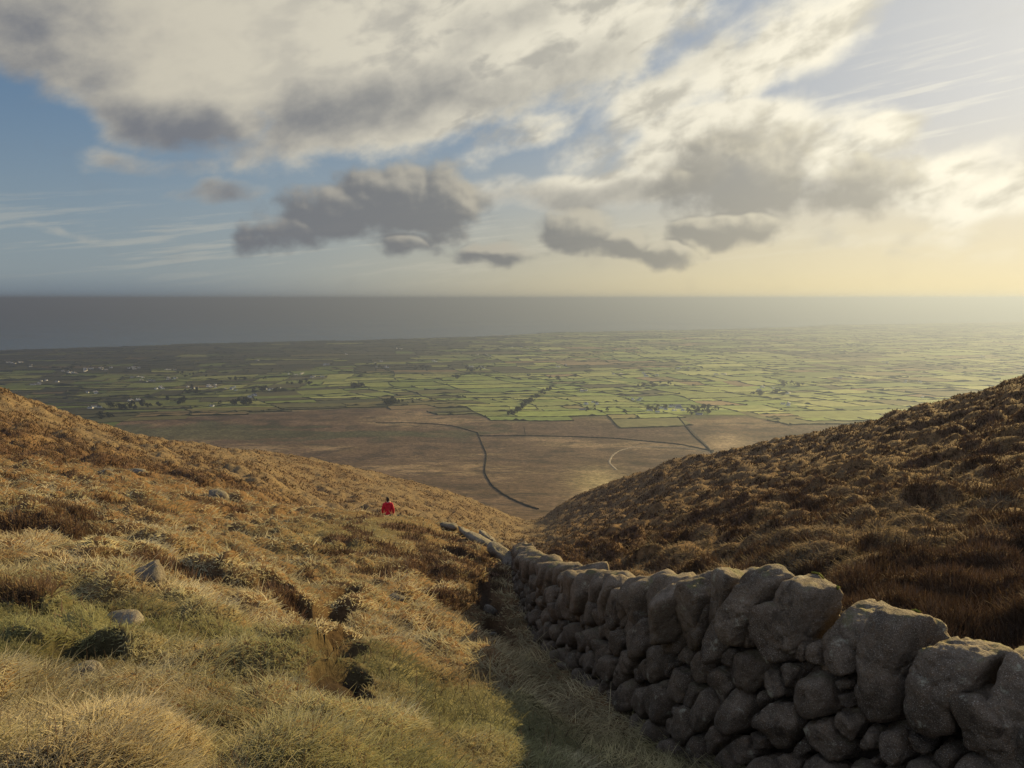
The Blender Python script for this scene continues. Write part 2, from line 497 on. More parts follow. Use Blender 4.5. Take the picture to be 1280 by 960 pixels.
def far_z(x, y):
    x = np.asarray(x, float); y = np.asarray(y, float)
    t = far_T(np.maximum(y, 300)); z = CAMZ - t * y
    w = sstep(700, 1600, y)
    z = z + w * (fbm2(x / 900, y / 900, 51, 3) * 9 * sstep(900, 3000, y) + fbm2(x / 260, y / 260, 52, 3) * 2.5)
    cy = coast_Y(x / y) * (1 + .006 * fbm2(x / 400, y / 5000, 53, 3))
    f = (y - cy) / cy
    z = np.maximum(z, 12 + 4 * fbm2(x / 700, y / 700, 54, 2))
    z = z * (1 - sstep(-.012, .0, f)) + (14 + 6 * fbm2(x / 300, y / 300, 55, 2)) * (sstep(-.012, .0, f) - sstep(0, .004, f)) + (-30) * sstep(0, .004, f)
    return z


FR, FCN = 900, 620
FLY = np.linspace(math.log(YMAX), math.log(21000), FR); FTX = np.linspace(-1.35, 1.35, FCN)
fY = np.exp(FLY)[:, None] * np.ones((1, FCN)); fX = fY * FTX[None, :]
fZ = far_z(fX, fY)
_b = np.array([np.interp(FTX, TX, NEARZ[-1])])
wj = sstep(YMAX, YMAX * 1.5, fY)
fZ = _b * (1 - wj) - (1 - wj) * (fY - YMAX) * .30 + fZ * wj
# where enclosed farmland begins: row of the upper edge of the fields for each column
EDGE_PX = [-900, 0, 130, 180, 300, 420, 520, 560, 640, 720, 800, 858, 900, 960, 1010, 1080, 1200, 1500, 2200]
EDGE_PY = [585, 560, 529, 524, 519, 512, 510, 516, 529, 524, 528, 529, 521, 524, 533, 532, 530, 530, 530]
_et = np.array([ptx(p, q) for p, q in zip(EDGE_PX, EDGE_PY)]); _eY = np.array([Y_of_row(q) for q in EDGE_PY])


def edge_Y(tx): return np.interp(tx, _et, _eY)


fm = fbm2(fX / 420, fY / 300, 61, 5); fm2 = fbm2(fX / 90, fY / 60, 62, 4); fm3 = fbm2(fX / 1100, fY / 420, 63, 3)
moorc = np.ones(fX.shape + (3,)) * np.array([.088, .060, .041])
moorc = lerp(moorc, np.array([.185, .135, .08]), sstep(.0, .22, fm * .7 + fm2 * .45) * .8)
moorc = lerp(moorc, np.array([.045, .032, .026]), sstep(.02, .2, fm2 * .75 - fm * .4) * .85)
moorc = lerp(moorc, np.array([.046, .050, .028]), sstep(.0, .25, fm3 + fm2 * .45) * sstep(1650, 1950, fY) * sstep(.08, -.05, fX / fY) * .85)
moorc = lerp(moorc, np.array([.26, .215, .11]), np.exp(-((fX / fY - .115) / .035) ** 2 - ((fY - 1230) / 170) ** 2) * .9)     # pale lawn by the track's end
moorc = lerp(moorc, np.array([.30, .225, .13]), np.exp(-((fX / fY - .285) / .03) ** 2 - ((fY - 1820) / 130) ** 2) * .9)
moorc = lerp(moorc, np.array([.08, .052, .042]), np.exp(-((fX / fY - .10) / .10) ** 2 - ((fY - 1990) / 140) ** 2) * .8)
plain_w = sstep(-30, 60, fY - edge_Y(fX / fY))
plainc = lerp(np.ones(fX.shape + (3,)) * np.array([.075, .080, .036]), np.array([.10, .078, .048]), sstep(-.1, .3, fm))
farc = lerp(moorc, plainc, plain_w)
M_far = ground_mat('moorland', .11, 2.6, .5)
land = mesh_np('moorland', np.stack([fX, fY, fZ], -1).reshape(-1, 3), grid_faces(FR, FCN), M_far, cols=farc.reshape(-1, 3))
tag(land, 'brown moor running down to a low coastal plain', 'moor', kind='structure')


def at_row(px, py):
    """a point of the far land under an image pixel"""
    Y = Y_of_row(py); return ptx(px, py) * Y, Y


# sea
m, h, b = principled('sea_water', .22, .24)
b.inputs['Base Color'].default_value = (.045, .105, .17, 1); b.inputs['IOR'].default_value = 1.33
geo = h.n('ShaderNodeNewGeometry')
w1 = h.noise(geo.outputs['Position'], .012, 5, .6)
bp = h.n('ShaderNodeBump'); bp.inputs['Strength'].default_value = .6; bp.inputs['Distance'].default_value = 3.0
h.link(w1, bp.inputs['Height']); h.link(bp.outputs[0], b.inputs['Normal'])
big = h.noise(geo.outputs['Position'], .0006, 4, .6)
h.link(h.mapr(big, .35, .65, .10, .2), b.inputs['Roughness'])
sy = np.array([2500, 6000, 12000, 30000, 62000.]); sx = np.linspace(-1, 1, 7)
SV = np.array([[X * 58000, Y, 0] for Y in sy for X in sx])
sea = mesh_np('sea', SV, grid_faces(5, 7), m); tag(sea, 'calm blue grey sea reaching the horizon', 'sea', kind='structure')

# ------------------------------------------------------------------ fields, hedgerows
ANG = R(15)
ca, sa = math.cos(ANG), math.sin(ANG)


def fwarp(p, q):
    """field frame -> world plan, bent so that no two boundaries run quite parallel"""
    a = p + 260 * fbm2(p / 1500, q / 1500, 71, 2) + 30 * noise2(p / 260, q / 260, 72)
    bq = q + 270 * fbm2(p / 1700 + 5, q / 1700, 73, 2) + 30 * noise2(p / 260 + 7, q / 260, 74)
    return a * ca - bq * sa, a * sa + bq * ca


leaves = []


def split(p0, q0, p1, q1, depth):
    w, hh = p1 - p0, q1 - q0
    cx, cy = fwarp(np.array((p0 + p1) / 2), np.array((q0 + q1) / 2))
    dist = math.hypot(float(cx), float(cy))
    k = 1.0 + .10 * max(0, (dist - 3000) / 1000)
    tp, tq = random.uniform(80, 420) * k, random.uniform(60, 300) * k
    if depth > 5 and w < tp and hh < tq or depth > 16:
        leaves.append((p0, q0, p1, q1)); return
    f = random.uniform(.3, .7)
    if w / tp > hh / tq: split(p0, q0, p0 + w * f, q1, depth + 1); split(p0 + w * f, q0, p1, q1, depth + 1)
    else: split(p0, q0, p1, q0 + hh * f, depth + 1); split(p0, q0 + hh * f, p1, q1, depth + 1)


split(-9500, 900, 11500, 16500, 0)
hedges = []
PAST = [(.125, .16, .042), (.165, .19, .055), (.09, .125, .036), (.19, .205, .07), (.135, .16, .052)]
SCRUB_SHADE = [(.040, .044, .024), (.055, .055, .03), (.07, .068, .034)]  # dark scrub greens, also used to paint cloud shadow on the fields
ROUGH = [(.11, .10, .042), (.14, .105, .055), (.085, .085, .038)]
GAP = .9
LV = np.array(leaves)
CX, CY = fwarp((LV[:, 0] + LV[:, 2]) / 2, (LV[:, 1] + LV[:, 3]) / 2)
CT = CX / np.maximum(CY, 1)
okf = (CY > 900) & (np.abs(CT) < .95) & (CY > edge_Y(CT) + 170 * fbm2(CX / 420, CY / 420, 87, 3)) & (CY < coast_Y(CT) * .985)
WILD = fbm2(CX / 1100, CY / 700, 81, 3) + np.where(CY < edge_Y(CT) + 130, .22, 0)
DARK = np.clip(sstep(-.02, .4, fbm2(CX / 1500 + 3, CY / 800, 83, 4)) * .55 + .85 * sstep(.10, -.25, CT) * sstep(4100, 5200, CY) + .35 * sstep(.0, -.5, CT), 0, .85)  # how far fields darken: scrub and woods, plus cloud shadow painted on the left
fp, fq, ff, fc, i0 = [], [], [], [], 0
for k in np.where(okf)[0]:
    p0, q0, p1, q1 = LV[k]; cx, cy, tx, wild = float(CX[k]), float(CY[k]), float(CT[k]), float(WILD[k])
    nu = max(2, int((p1 - p0) / 60)); nv = max(2, int((q1 - q0) / 60))
    P, Q = np.meshgrid(np.linspace(p0 + GAP, p1 - GAP, nu + 1), np.linspace(q0 + GAP, q1 - GAP, nv + 1))
    bright = max(-1, min(1, (tx + .18) / .35))  # sunlit middle and right of the plain, painted as lighter field colour
    r = random.random()
    if wild > .33 or r < .05: c = np.array(random.choice(ROUGH))
    elif wild > .2: c = np.array(random.choice(ROUGH if r < .5 else PAST)) * .95
    else: c = np.array(random.choice(PAST))
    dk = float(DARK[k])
    if random.random() < dk: c = np.array(random.choice(SCRUB_SHADE))
    c = c * random.uniform(.82, 1.18) * (1.12 + .38 * bright) * (1 - .35 * min(1, dk * 1.3))  # sunlight and cloud shade scaled into the field's colour
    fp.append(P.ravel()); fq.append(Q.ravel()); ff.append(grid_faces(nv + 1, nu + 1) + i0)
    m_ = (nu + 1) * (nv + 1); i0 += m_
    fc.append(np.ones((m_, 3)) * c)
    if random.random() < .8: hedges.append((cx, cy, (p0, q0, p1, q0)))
    if random.random() < .8: hedges.append((cx, cy, (p0, q0, p0, q1)))
gx, gy = fwarp(np.concatenate(fp), np.concatenate(fq))
gz = far_z(gx, gy) + .5 + gy * .00035
fv = [np.stack([gx, gy, gz], -1)]
m, h, b = principled('pasture', .95, .05)
at = h.n('ShaderNodeAttribute', attribute_name='col'); geo = h.n('ShaderNodeNewGeometry')
n = h.noise(geo.outputs['Position'], .03, 5, .6)
h.link(h.vmath('SCALE', at.outputs['Color'], sc=h.mapr(n, .3, .7, .78, 1.22)), b.inputs['Base Color'])
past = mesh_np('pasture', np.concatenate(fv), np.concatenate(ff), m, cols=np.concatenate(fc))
tag(past, 'patchwork of small green fields on the coastal plain', 'fields', kind='structure')

M_hedge = simple_mat('hedge_leaves', (.032, .034, .017), .95, .05, .35, .25)


def hedge_geo(segs, far, seed=0):
    """all the hedges of SEGS worked out together; returns one (vertices, faces) per hedge"""
    r = np.random.default_rng(seed); pp, qq, cnt = [], [], []
    for p0, q0, p1, q1 in segs:
        L = math.hypot(p1 - p0, q1 - q0); n = max(3, int(L / (24 if far else 12))); t = np.linspace(0, 1, n + 1)
        pp.append(p0 + (p1 - p0) * t); qq.append(q0 + (q1 - q0) * t); cnt.append(n + 1)
    gx, gy = fwarp(np.concatenate(pp), np.concatenate(qq)); z = far_z(gx, gy) + gy * .00035
    out, i = [], 0
    for n in cnt:
        x, y, zz_ = gx[i:i + n], gy[i:i + n], z[i:i + n]; i += n
        dx = np.gradient(x); dy = np.gradient(y); l = np.hypot(dx, dy) + 1e-6; nx, ny = -dy / l, dx / l
        cy = y[0]
        hh = (r.uniform(1.2, 3.2 + cy * .00012, n) if far else r.uniform(1.0, 3.0, n)) * np.where(r.random(n) < .14, 2.3, 1)
        ww = (1.5 + cy * .00018 if far else 1.6) * r.uniform(.7, 1.3, n)
        rows = [np.stack([x + nx * ww * s, y + ny * ww * s, zz_ + (hh * f if f > 0 else f)], -1) for s, f in ((-1, -.6), (-.85, .65), (-.25, 1.0), (.35, .95), (.9, .6), (1, -.6))]
        out.append((np.stack(rows, 1).reshape(-1, 3), grid_faces(n, 6)))
    return out


def visible(cx, cy):
    px = cx / cy * F * .97 + 640; py = 480 + F * math.tan(math.atan(float(far_T(cy))) - PITCH)
    return -40 < px < 1320 and py < 548


hed = [(cy, seg) for cx, cy, seg in hedges if visible(cx, cy)]
hed.sort(key=lambda a: a[0])
for Vv, Fq in hedge_geo([q[1] for q in hed[:290]], False):
    o0 = Vv.mean(0); o = mesh_np('hedgerow', Vv - o0, Fq, M_hedge, smooth=True); o.location = o0
    tag(o, 'low dark hedgerow between green fields at the inland side of the plain', 'hedgerow', 'hedgerows between the nearest fields')
vs, fs, n0 = [], [], 0
for Vv, Fq in hedge_geo([q[1] for q in hed[290:]], True, 900):
    vs.append(Vv); fs.append(Fq + n0); n0 += len(Vv)
o = mesh_np('distant_hedgerow', np.concatenate(vs), np.concatenate(fs), M_hedge)
tag(o, 'web of dark hedges and walls over the far coastal plain', 'hedges', kind='stuff')

# ------------------------------------------------------------------ walls and track on the moor
M_drystone = simple_mat('moor_wall_stone', (.030, .026, .021), .95, .0, .4, .3)


def ribbon_wall(pts, hgt, wid, step=6.0):
    P = np.array([at_row(*p) for p in pts])
    d = np.concatenate([[0], np.cumsum(np.hypot(*np.diff(P, axis=0).T))])
    n = max(8, int(d[-1] / step)); s = np.linspace(0, d[-1], n)
    x = pchip(d, P[:, 0], s); y = pchip(d, P[:, 1], s)
    r = np.random.default_rng(len(pts))
    x = x + fbm2(s / 30, s * 0, 5, 2) * 2.0
    z = far_z(x, y); dx = np.gradient(x); dy = np.gradient(y); l = np.hypot(dx, dy)
    nx, ny = -dy / l, dx / l
    rows = []
    hh = hgt * r.uniform(.75, 1.2, n)
    for a, zz in ((-1.0, -.8), (-.75, .8), (-.12, 1.0), (.12, 1.0), (.5, .8), (.7, -.8)):
        rows.append(np.stack([x + nx * wid * a, y + ny * wid * a, z + (hh * zz if zz > 0 else zz)], -1))
    return np.stack(rows, 1).reshape(-1, 3), grid_faces(n, 6)


MOOR_WALLS = [
    ([(597, 541), (603, 556), (608, 570), (606, 588), (612, 602), (626, 616), (648, 628), (672, 637)], 2.0, 1.6, 'dark drystone wall snaking down the moor towards the valley mouth'),
    ([(597, 545), (640, 545), (700, 545.5), (760, 547.5), (800, 551), (850, 556), (892, 564)], 2.2, 1.8, 'long dark drystone wall crossing the moor from side to side below the fields'),
    ([(847, 522), (858, 534), (868, 545), (880, 556), (890, 566)], 2.4, 2.2, 'straight dark wall running from the farm cluster down to the moor track'),
    ([(655, 534), (657, 545)], 1.0, .8, 'short wall stub joining the fields to the long moor wall'),
    ([(597, 541), (560, 533), (520, 530), (470, 529)], 1.8, 1.6, 'faint wall across the scrubby moor west of the snaking wall'),
]
for pts, hg, wd, lab in MOOR_WALLS:
    Vv, Fq = ribbon_wall(pts, hg, wd)
    o0 = Vv.mean(0); o = mesh_np('moor_wall', Vv - o0, Fq, M_drystone); o.location = o0
    tag(o, lab, 'wall', 'drystone walls on the moor')


def ribbon_flat(name, pts, wid, mat, lift=.35):
    P = np.array([at_row(*p) for p in pts])
    d = np.concatenate([[0], np.cumsum(np.hypot(*np.diff(P, axis=0).T))])
    n = max(8, int(d[-1] / 6)); s = np.linspace(0, d[-1], n)
    x = pchip(d, P[:, 0], s); y = pchip(d, P[:, 1], s); z = far_z(x, y) + lift
    dx = np.gradient(x); dy = np.gradient(y); l = np.hypot(dx, dy); nx, ny = -dy / l, dx / l
    w = wid * np.clip(1 + .7 * fbm2(s / 30, s * 0, 4, 2), .25, 1.6)
    rows = [np.stack([x + nx * w * a, y + ny * w * a, z + (.25 if abs(a) < .9 else -.5)], -1) for a in (-1, -.7, 0, .7, 1)]
    return mesh_np(name, np.stack(rows, 1).reshape(-1, 3), grid_faces(n, 5), mat)


M_track = simple_mat('track_gravel', (.21, .18, .14), .95, .05, .45, .12)
M_road = simple_mat('road_surface', (.085, .078, .065), .95, .05, .3, .05)
o = ribbon_flat('track', [(771, 588), (763, 580), (764, 572), (776, 563), (800, 559), (840, 559), (880, 563.5), (892, 566)], 2.4, M_track)
tag(o, 'pale gravel track curling over the moor', 'track', kind='structure')
o = ribbon_flat('road', [(892, 566), (882, 555), (870, 543), (860, 533), (851, 524), (842, 516), (830, 508), (826, 499)], 1.6, M_road)
tag(o, 'narrow road from the moor up to the farms', 'road', kind='structure')
print('far', round(time.time() - T0, 1))
# ------------------------------------------------------------------ houses and trees on the plain
def box_faces(): return [(0, 1, 2, 3), (4, 7, 6, 5), (0, 4, 5, 1), (1, 5, 6, 2), (2, 6, 7, 3), (3, 7, 4, 0)]


M_white = simple_mat('white_render', (.74, .73, .69), .8, .2, .06, .5)
M_slate = simple_mat('roof_slate', (.10, .10, .11), .7, .3, .2, .5)
M_shed = simple_mat('shed_sheet', (.30, .31, .32), .6, .4, .12, .3)


def house_mesh(name, L, W, Hh, rise, wall_m, ext=False):
    bm = bmesh.new()

    def gable(cx, cy, l, w, hh, ri):
        a, b = l / 2, w / 2
        v = [bm.verts.new((cx + x, cy + y, z)) for x, y, z in [(-a, -b, -1), (a, -b, -1), (a, b, -1), (-a, b, -1), (-a, -b, hh), (a, -b, hh), (a, b, hh), (-a, b, hh), (-a, 0, hh + ri), (a, 0, hh + ri)]]
        for f in ((0, 1, 5, 4), (2, 3, 7, 6), (1, 2, 6, 9, 5), (3, 0, 4, 8, 7)):
            bm.faces.new([v[i] for i in f]).material_index = 0
        o = .35
        e = [bm.verts.new((cx + x, cy + y, z)) for x, y, z in [(-a - o, -b - o, hh - .25), (a + o, -b - o, hh - .25), (a + o, 0, hh + ri + .12), (-a - o, 0, hh + ri + .12), (-a - o, b + o, hh - .25), (a + o, b + o, hh - .25)]]
        for f in ((0, 1, 2, 3), (3, 2, 5, 4)):
            bm.faces.new([e[i] for i in f]).material_index = 1
    gable(0, 0, L, W, Hh, rise)
    if ext: gable(L * .28, -W * .75, W * .8, W * .9, Hh * .75, rise * .7)
    for sx in (-1, 1):
        r = bmesh.ops.create_cube(bm, size=1)
        for vv in r['verts']:
            vv.co = Vector((vv.co.x * .9 + sx * (L / 2 - .6), vv.co.y * .7, vv.co.z * 1.6 + Hh + rise + .3))
    me = bpy.data.meshes.new(name); bm.to_mesh(me); bm.free()
    me.materials.append(wall_m); me.materials.append(M_slate)
    return me


HOUSES = [house_mesh('farmhouse', 14, 7.5, 4.6, 2.6, M_white), house_mesh('farmhouse', 11, 7, 5.4, 2.4, M_white, True), house_mesh('farmhouse', 18, 8.5, 4.0, 2.6, M_white, True)]
BARN = house_mesh('barn', 26, 13, 5.0, 2.4, M_shed)


def put(me, name, px, py, rz, sc, label, cat, group):
    x, y = at_row(px, py)
    o = bpy.data.objects.new(name, me); C.objects.link(o)
    o.location = (x, y, float(far_z(x, y)) + .3); o.rotation_euler = (0, 0, rz); o.scale = (sc, sc, sc)
    return tag(o, label, cat, group)


CLUST = [(18, 455, 4, 14, 3), (42, 458, 3, 10, 3), (62, 478, 3, 18, 3), (92, 466, 12, 26, 5), (108, 463, 5, 14, 3), (128, 462, 3, 10, 3), (136, 461, 2, 6, 2), (165, 461, 5, 16, 3), (212, 463, 3, 12, 2),
         (45, 481, 4, 16, 3), (112, 491, 4, 14, 2), (170, 472, 3, 18, 3), (188, 477, 4, 20, 3), (218, 474, 6, 14, 4), (195, 486, 4, 20, 3), (240, 486, 4, 12, 4), (262, 484, 6, 18, 4), (288, 486, 6, 14, 4),
         (112, 512, 2, 6, 2), (120, 510, 2, 8, 2), (168, 501, 3, 10, 2), (265, 509, 1, 4, 1), (316, 495, 4, 12, 3), (318, 452, 2, 8, 2), (350, 487, 6, 30, 3), (372, 468, 4, 20, 3), (395, 474, 3, 14, 4),
         (412, 457, 4, 14, 3), (432, 443, 2, 8, 2), (470, 453, 3, 16, 3), (495, 437, 3, 14, 2), (478, 459, 4, 14, 3), (540, 452, 3, 18, 3), (598, 460, 4, 16, 3), (605, 445, 3, 18, 3), (648, 436, 3, 20, 3),
         (700, 458, 3, 18, 4), (728, 489, 4, 10, 3), (776, 468, 3, 16, 3), (810, 470, 4, 22, 4), (742, 505, 3, 18, 3), (800, 500, 3, 20, 3), (960, 485, 4, 22, 3), (988, 492, 3, 16, 3), (1045, 474, 2, 8, 2),
         (1106, 454, 2, 6, 2), (1137, 417, 2, 6, 2), (1155, 497, 2, 8, 2), (1140, 478, 3, 18, 3), (1228, 446, 2, 6, 1), (905, 470, 3, 20, 4), (860, 462, 3, 22, 3), (985, 506, 3, 12, 3)]
rh = random.Random(5)
for (px, py, n, sx, sy_) in CLUST:
    for k in range(n):
        me = rh.choice(HOUSES)
        put(me, 'farmhouse', px + rh.uniform(-sx, sx) * .6, py + rh.uniform(-sy_, sy_) * .5, rh.uniform(0, math.pi), rh.uniform(.8, 1.15) * (1 + .05 * max(0, 480 - py) / 10), 'small white slate roofed house scattered over the coastal plain', 'house', 'white houses over the plain')
for px, py, rz, sc in [(848, 511, .2, 1.2), (842, 514, 1.3, 1.0), (838, 509, .4, 1.0), (832, 513, .1, .9), (826, 511, .3, 1.0), (853, 514, .5, .9), (812, 514, .2, .95), (822, 516, .15, .9)]:
    put(HOUSES[int(px) % 3], 'farmhouse', px, py, rz, sc, 'white farm building in the cluster where the moor road reaches the fields', 'house', 'farm cluster at the end of the moor road')
for px, py, rz, sc, lb in [(846, 508, .25, 1.0, 'large grey roofed barn behind the white farm cluster'), (874, 519, -.5, .8, 'low grey barn below the tall dark tree east of the farm cluster'), (728, 513, .1, .8, 'low grey shed among the fields west of the farm cluster')]:
    put(BARN, 'barn', px, py, rz, sc, lb, 'barn', None)

M_crown = simple_mat('dark_foliage', (.030, .034, .017), .95, .05, .4, .35)
M_bark = simple_mat('tree_bark', (.07, .055, .045), .95, .05, .2, 3)


def crown_mesh(seed, w, h, lobes, n, leaf):
    r = np.random.default_rng(seed)
    cs = np.stack([r.normal(0, w * .27, lobes), r.normal(0, w * .27, lobes), h * (.35 + .6 * r.random(lobes))], -1)
    rad = w * r.uniform(.18, .34, lobes)
    k = r.integers(0, lobes, n); d = r.normal(size=(n, 3)); d /= np.linalg.norm(d, axis=1)[:, None]
    p = cs[k] + d * (rad[k] * r.random(n) ** .35)[:, None] * np.array([1, 1, .8])
    a = r.normal(size=(n, 3)); a /= np.linalg.norm(a, axis=1)[:, None]
    b = np.cross(a, r.normal(size=(n, 3))); b /= np.linalg.norm(b, axis=1)[:, None] + 1e-9
    s = leaf * r.uniform(.6, 1.4, n)[:, None]
    V = np.stack([p - a * s, p + b * s * .8, p + a * s, p - b * s * .8], 1).reshape(-1, 3)
    return V, np.arange(4 * n).reshape(n, 4)


def trunk_mesh(h, r0):
    ring = 6; V = []
    for i, t in enumerate(np.linspace(0, 1, 4)):
        for j in range(ring):
            a = 2 * math.pi * j / ring
            V.append((math.cos(a) * r0 * (1 - .7 * t) + .15 * t * t, math.sin(a) * r0 * (1 - .7 * t), h * t - .5))
    Fq = [(i * ring + j, i * ring + (j + 1) % ring, (i + 1) * ring + (j + 1) % ring, (i + 1) * ring + j) for i in range(3) for j in range(ring)]
    return np.array(V), np.array(Fq)


TREES = []
for sd, w, hh, lo, n, leaf in [(1, 9, 10, 9, 420, .75), (2, 7, 11, 8, 360, .7), (3, 12, 10, 12, 520, .8)]:
    V_, F_ = crown_mesh(sd, w, hh, lo, n, leaf); c_ = mesh_np('crown', V_, F_, M_crown, smooth=False)
    V_, F_ = trunk_mesh(hh * .6, .35); t_ = mesh_np('trunk', V_, F_, M_bark)
    C.objects.unlink(c_); C.objects.unlink(t_); TREES.append((c_.data, t_.data))
    bpy.data.objects.remove(c_); bpy.data.objects.remove(t_)


def tree(px, py, sc, label, group, kind=None):
    k = rh.randrange(3) if kind is None else kind
    x, y = at_row(px, py)
    r = empty('tree', (x, y, float(far_z(x, y))), rh.uniform(0, 6.28)); r.scale = (sc * rh.uniform(.9, 1.2), sc, sc)
    for nm, me in zip(('crown', 'trunk'), TREES[k]):
        o = bpy.data.objects.new(nm, me); C.objects.link(o); o.parent = r
    return tag(r, label, 'tree', group)


tree(880, 515, 2.3, 'tall dark tree standing alone east of the white farm cluster', None, 1)
tree(886, 517, 1.6, 'rounder dark tree beside the tall dark tree east of the farm cluster', None, 2)
tree(759, 516, 1.4, 'dark tree standing out among the strip fields west of the farms', None, 1)
tree(572, 474, 2.2, 'largest dark round tree in the middle of the plain', None, 2)
for k in range(26):
    t = k / 25; px = 688 - 50 * t + rh.uniform(-3, 3); py = 487 + 33 * t + rh.uniform(-1.5, 1.5)
    tree(px, py, rh.uniform(1.1, 1.8), 'dark tree in the belt winding down the stream to the moor edge', 'trees of the stream belt')
for k in range(26):
    tree(rh.choice([800, 815, 835, 858, 868, 872, 890, 822, 745, 735]) + rh.uniform(-8, 8), rh.uniform(509, 519), rh.uniform(.8, 1.4), 'low dark tree around the farms at the moor edge', 'trees around the farms')
for (px, py, n, sx, sy_) in [(448, 484, 9, 8, 2), (330, 489, 8, 22, 3), (150, 511, 8, 20, 4), (190, 508, 8, 16, 3), (225, 503, 8, 20, 3), (300, 506, 10, 30, 3), (505, 506, 8, 22, 2), (490, 505, 6, 10, 2), (96, 463, 6, 18, 4), (520, 462, 6, 14, 3),
                             (470, 458, 6, 16, 3), (250, 470, 6, 24, 3), (290, 478, 6, 18, 3), (240, 489, 6, 22, 3), (600, 462, 8, 20, 3), (700, 474, 6, 22, 2), (360, 480, 6, 30, 4), (135, 523, 5, 12, 2), (960, 492, 6, 22, 3), (990, 482, 5, 18, 2), (820, 482, 8, 26, 2)]:
    for k in range(n):
        tree(px + rh.uniform(-sx, sx), py + rh.uniform(-sy_, sy_), rh.uniform(1.0, 2.2), 'dark tree in one of the small copses dotted over the plain', 'copses on the plain')
print('plain', round(time.time() - T0, 1))

# ------------------------------------------------------------------ stones
def ico(sub):
    bm = bmesh.new(); bmesh.ops.create_icosphere(bm, subdivisions=sub, radius=1)
    V = np.array([v.co[:] for v in bm.verts]); Fq = np.array([[v.index for v in f.verts] for f in bm.faces]); bm.free()
    return V / np.linalg.norm(V, axis=1)[:, None], Fq


ICO = {k: ico(k) for k in (2, 3, 4, 5)}


def stone(planes, sub, p=7.0, seed=0, amp=.06, fine=.012, size=.2):
    """rounded convex stone about the origin bounded by the planes [(normal, distance)]"""
    D, Fq = ICO[sub]
    N = np.array([n for n, _ in planes], float); N /= np.linalg.norm(N, axis=1)[:, None]
    Hh = np.array([max(x, .02) for _, x in planes])
    q = np.maximum(D @ N.T, 0) / Hh[None]
    r = (q ** p).sum(1) ** (-1 / p)
    P = D * r[:, None]
    o = (seed * 13.37) % 97
    f = 1.1 / size
    d = amp * noise3(P[:, 0] * f + o, P[:, 1] * f, P[:, 2] * f, 3) * size * 1.6
    d += fine * 1.0 * noise3(P[:, 0] * f * 4 + o, P[:, 1] * f * 4, P[:, 2] * f * 4, 6)
    d += fine * .6 * noise3(P[:, 0] * f * 10 + o, P[:, 1] * f * 10, P[:, 2] * f * 10, 7)
    g_ = np.abs(noise3(P[:, 0] * f * 1.7 + o + 31, P[:, 1] * f * 1.7, P[:, 2] * f * 1.7, 11))
    d -= size * .09 * np.clip(1 - g_ / .07, 0, 1) ** 1.5        # cracks
    return P + D * d[:, None], Fq


# arc length frame of the wall
ws_y = np.linspace(WY[0], WY[-1], 800)
ws_x = pchip(WY, WX, ws_y)
ws_top = CAMZ - pchip(WY, WTOP, ws_y)
ws_base = CAMZ - sample(BASE, ws_x, ws_y) - .05
ws_base = np.minimum(ws_base, ws_top - 1.25)
ws_s = np.concatenate([[0], np.cumsum(np.hypot(np.hypot(np.diff(ws_x), np.diff(ws_y)), np.diff(ws_top)))])
WL = ws_s[-1]


def wframe(s):
    x, y, zt, zb = (np.interp(s, ws_s, a) for a in (ws_x, ws_y, ws_top, ws_base))
    e = .12
    x2, y2, z2 = (np.interp(s + e, ws_s, a) for a in (ws_x, ws_y, ws_top)); x1, y1, z1 = (np.interp(s - e, ws_s, a) for a in (ws_x, ws_y, ws_top))
    t = np.array([x2 - x1, y2 - y1, z2 - z1]); t /= np.linalg.norm(t)
    o = np.array([-t[1], t[0], 0]); o /= np.linalg.norm(o)          # towards the path
    u = np.cross(t, -o) if np.cross(t, -o)[2] > 0 else np.cross(-o, t)
    return np.array([x, y, zb]), zt - zb, t, np.array([0, 0, 1.0]), o


M_granite = granite_mat('granite_face', (.084, .066, .048), .6, .25)
M_coping = granite_mat('granite_coping', (.104, .083, .061), .65, .7)
M_moss = simple_mat('yellow_moss', (.15, .15, .03), .95, .05, .3, 60)
M_core = simple_mat('rubble_core', (.022, .019, .016), .95, .05, .4, 14)  # rubble coloured very dark so the gaps between stones look shaded
WALL = tag(empty('drystone_wall', (float(ws_x[300]), float(ws_y[300]), float(ws_base[300]))), 'grey granite drystone wall with big upright coping stones running downhill', 'wall')
W0 = np.array(WALL.location)


def wpart(name, V, Fq, mat, parent=None):
    o = mesh_np(name, V, Fq, mat, parent or WALL)
    return o


COP_H = .61
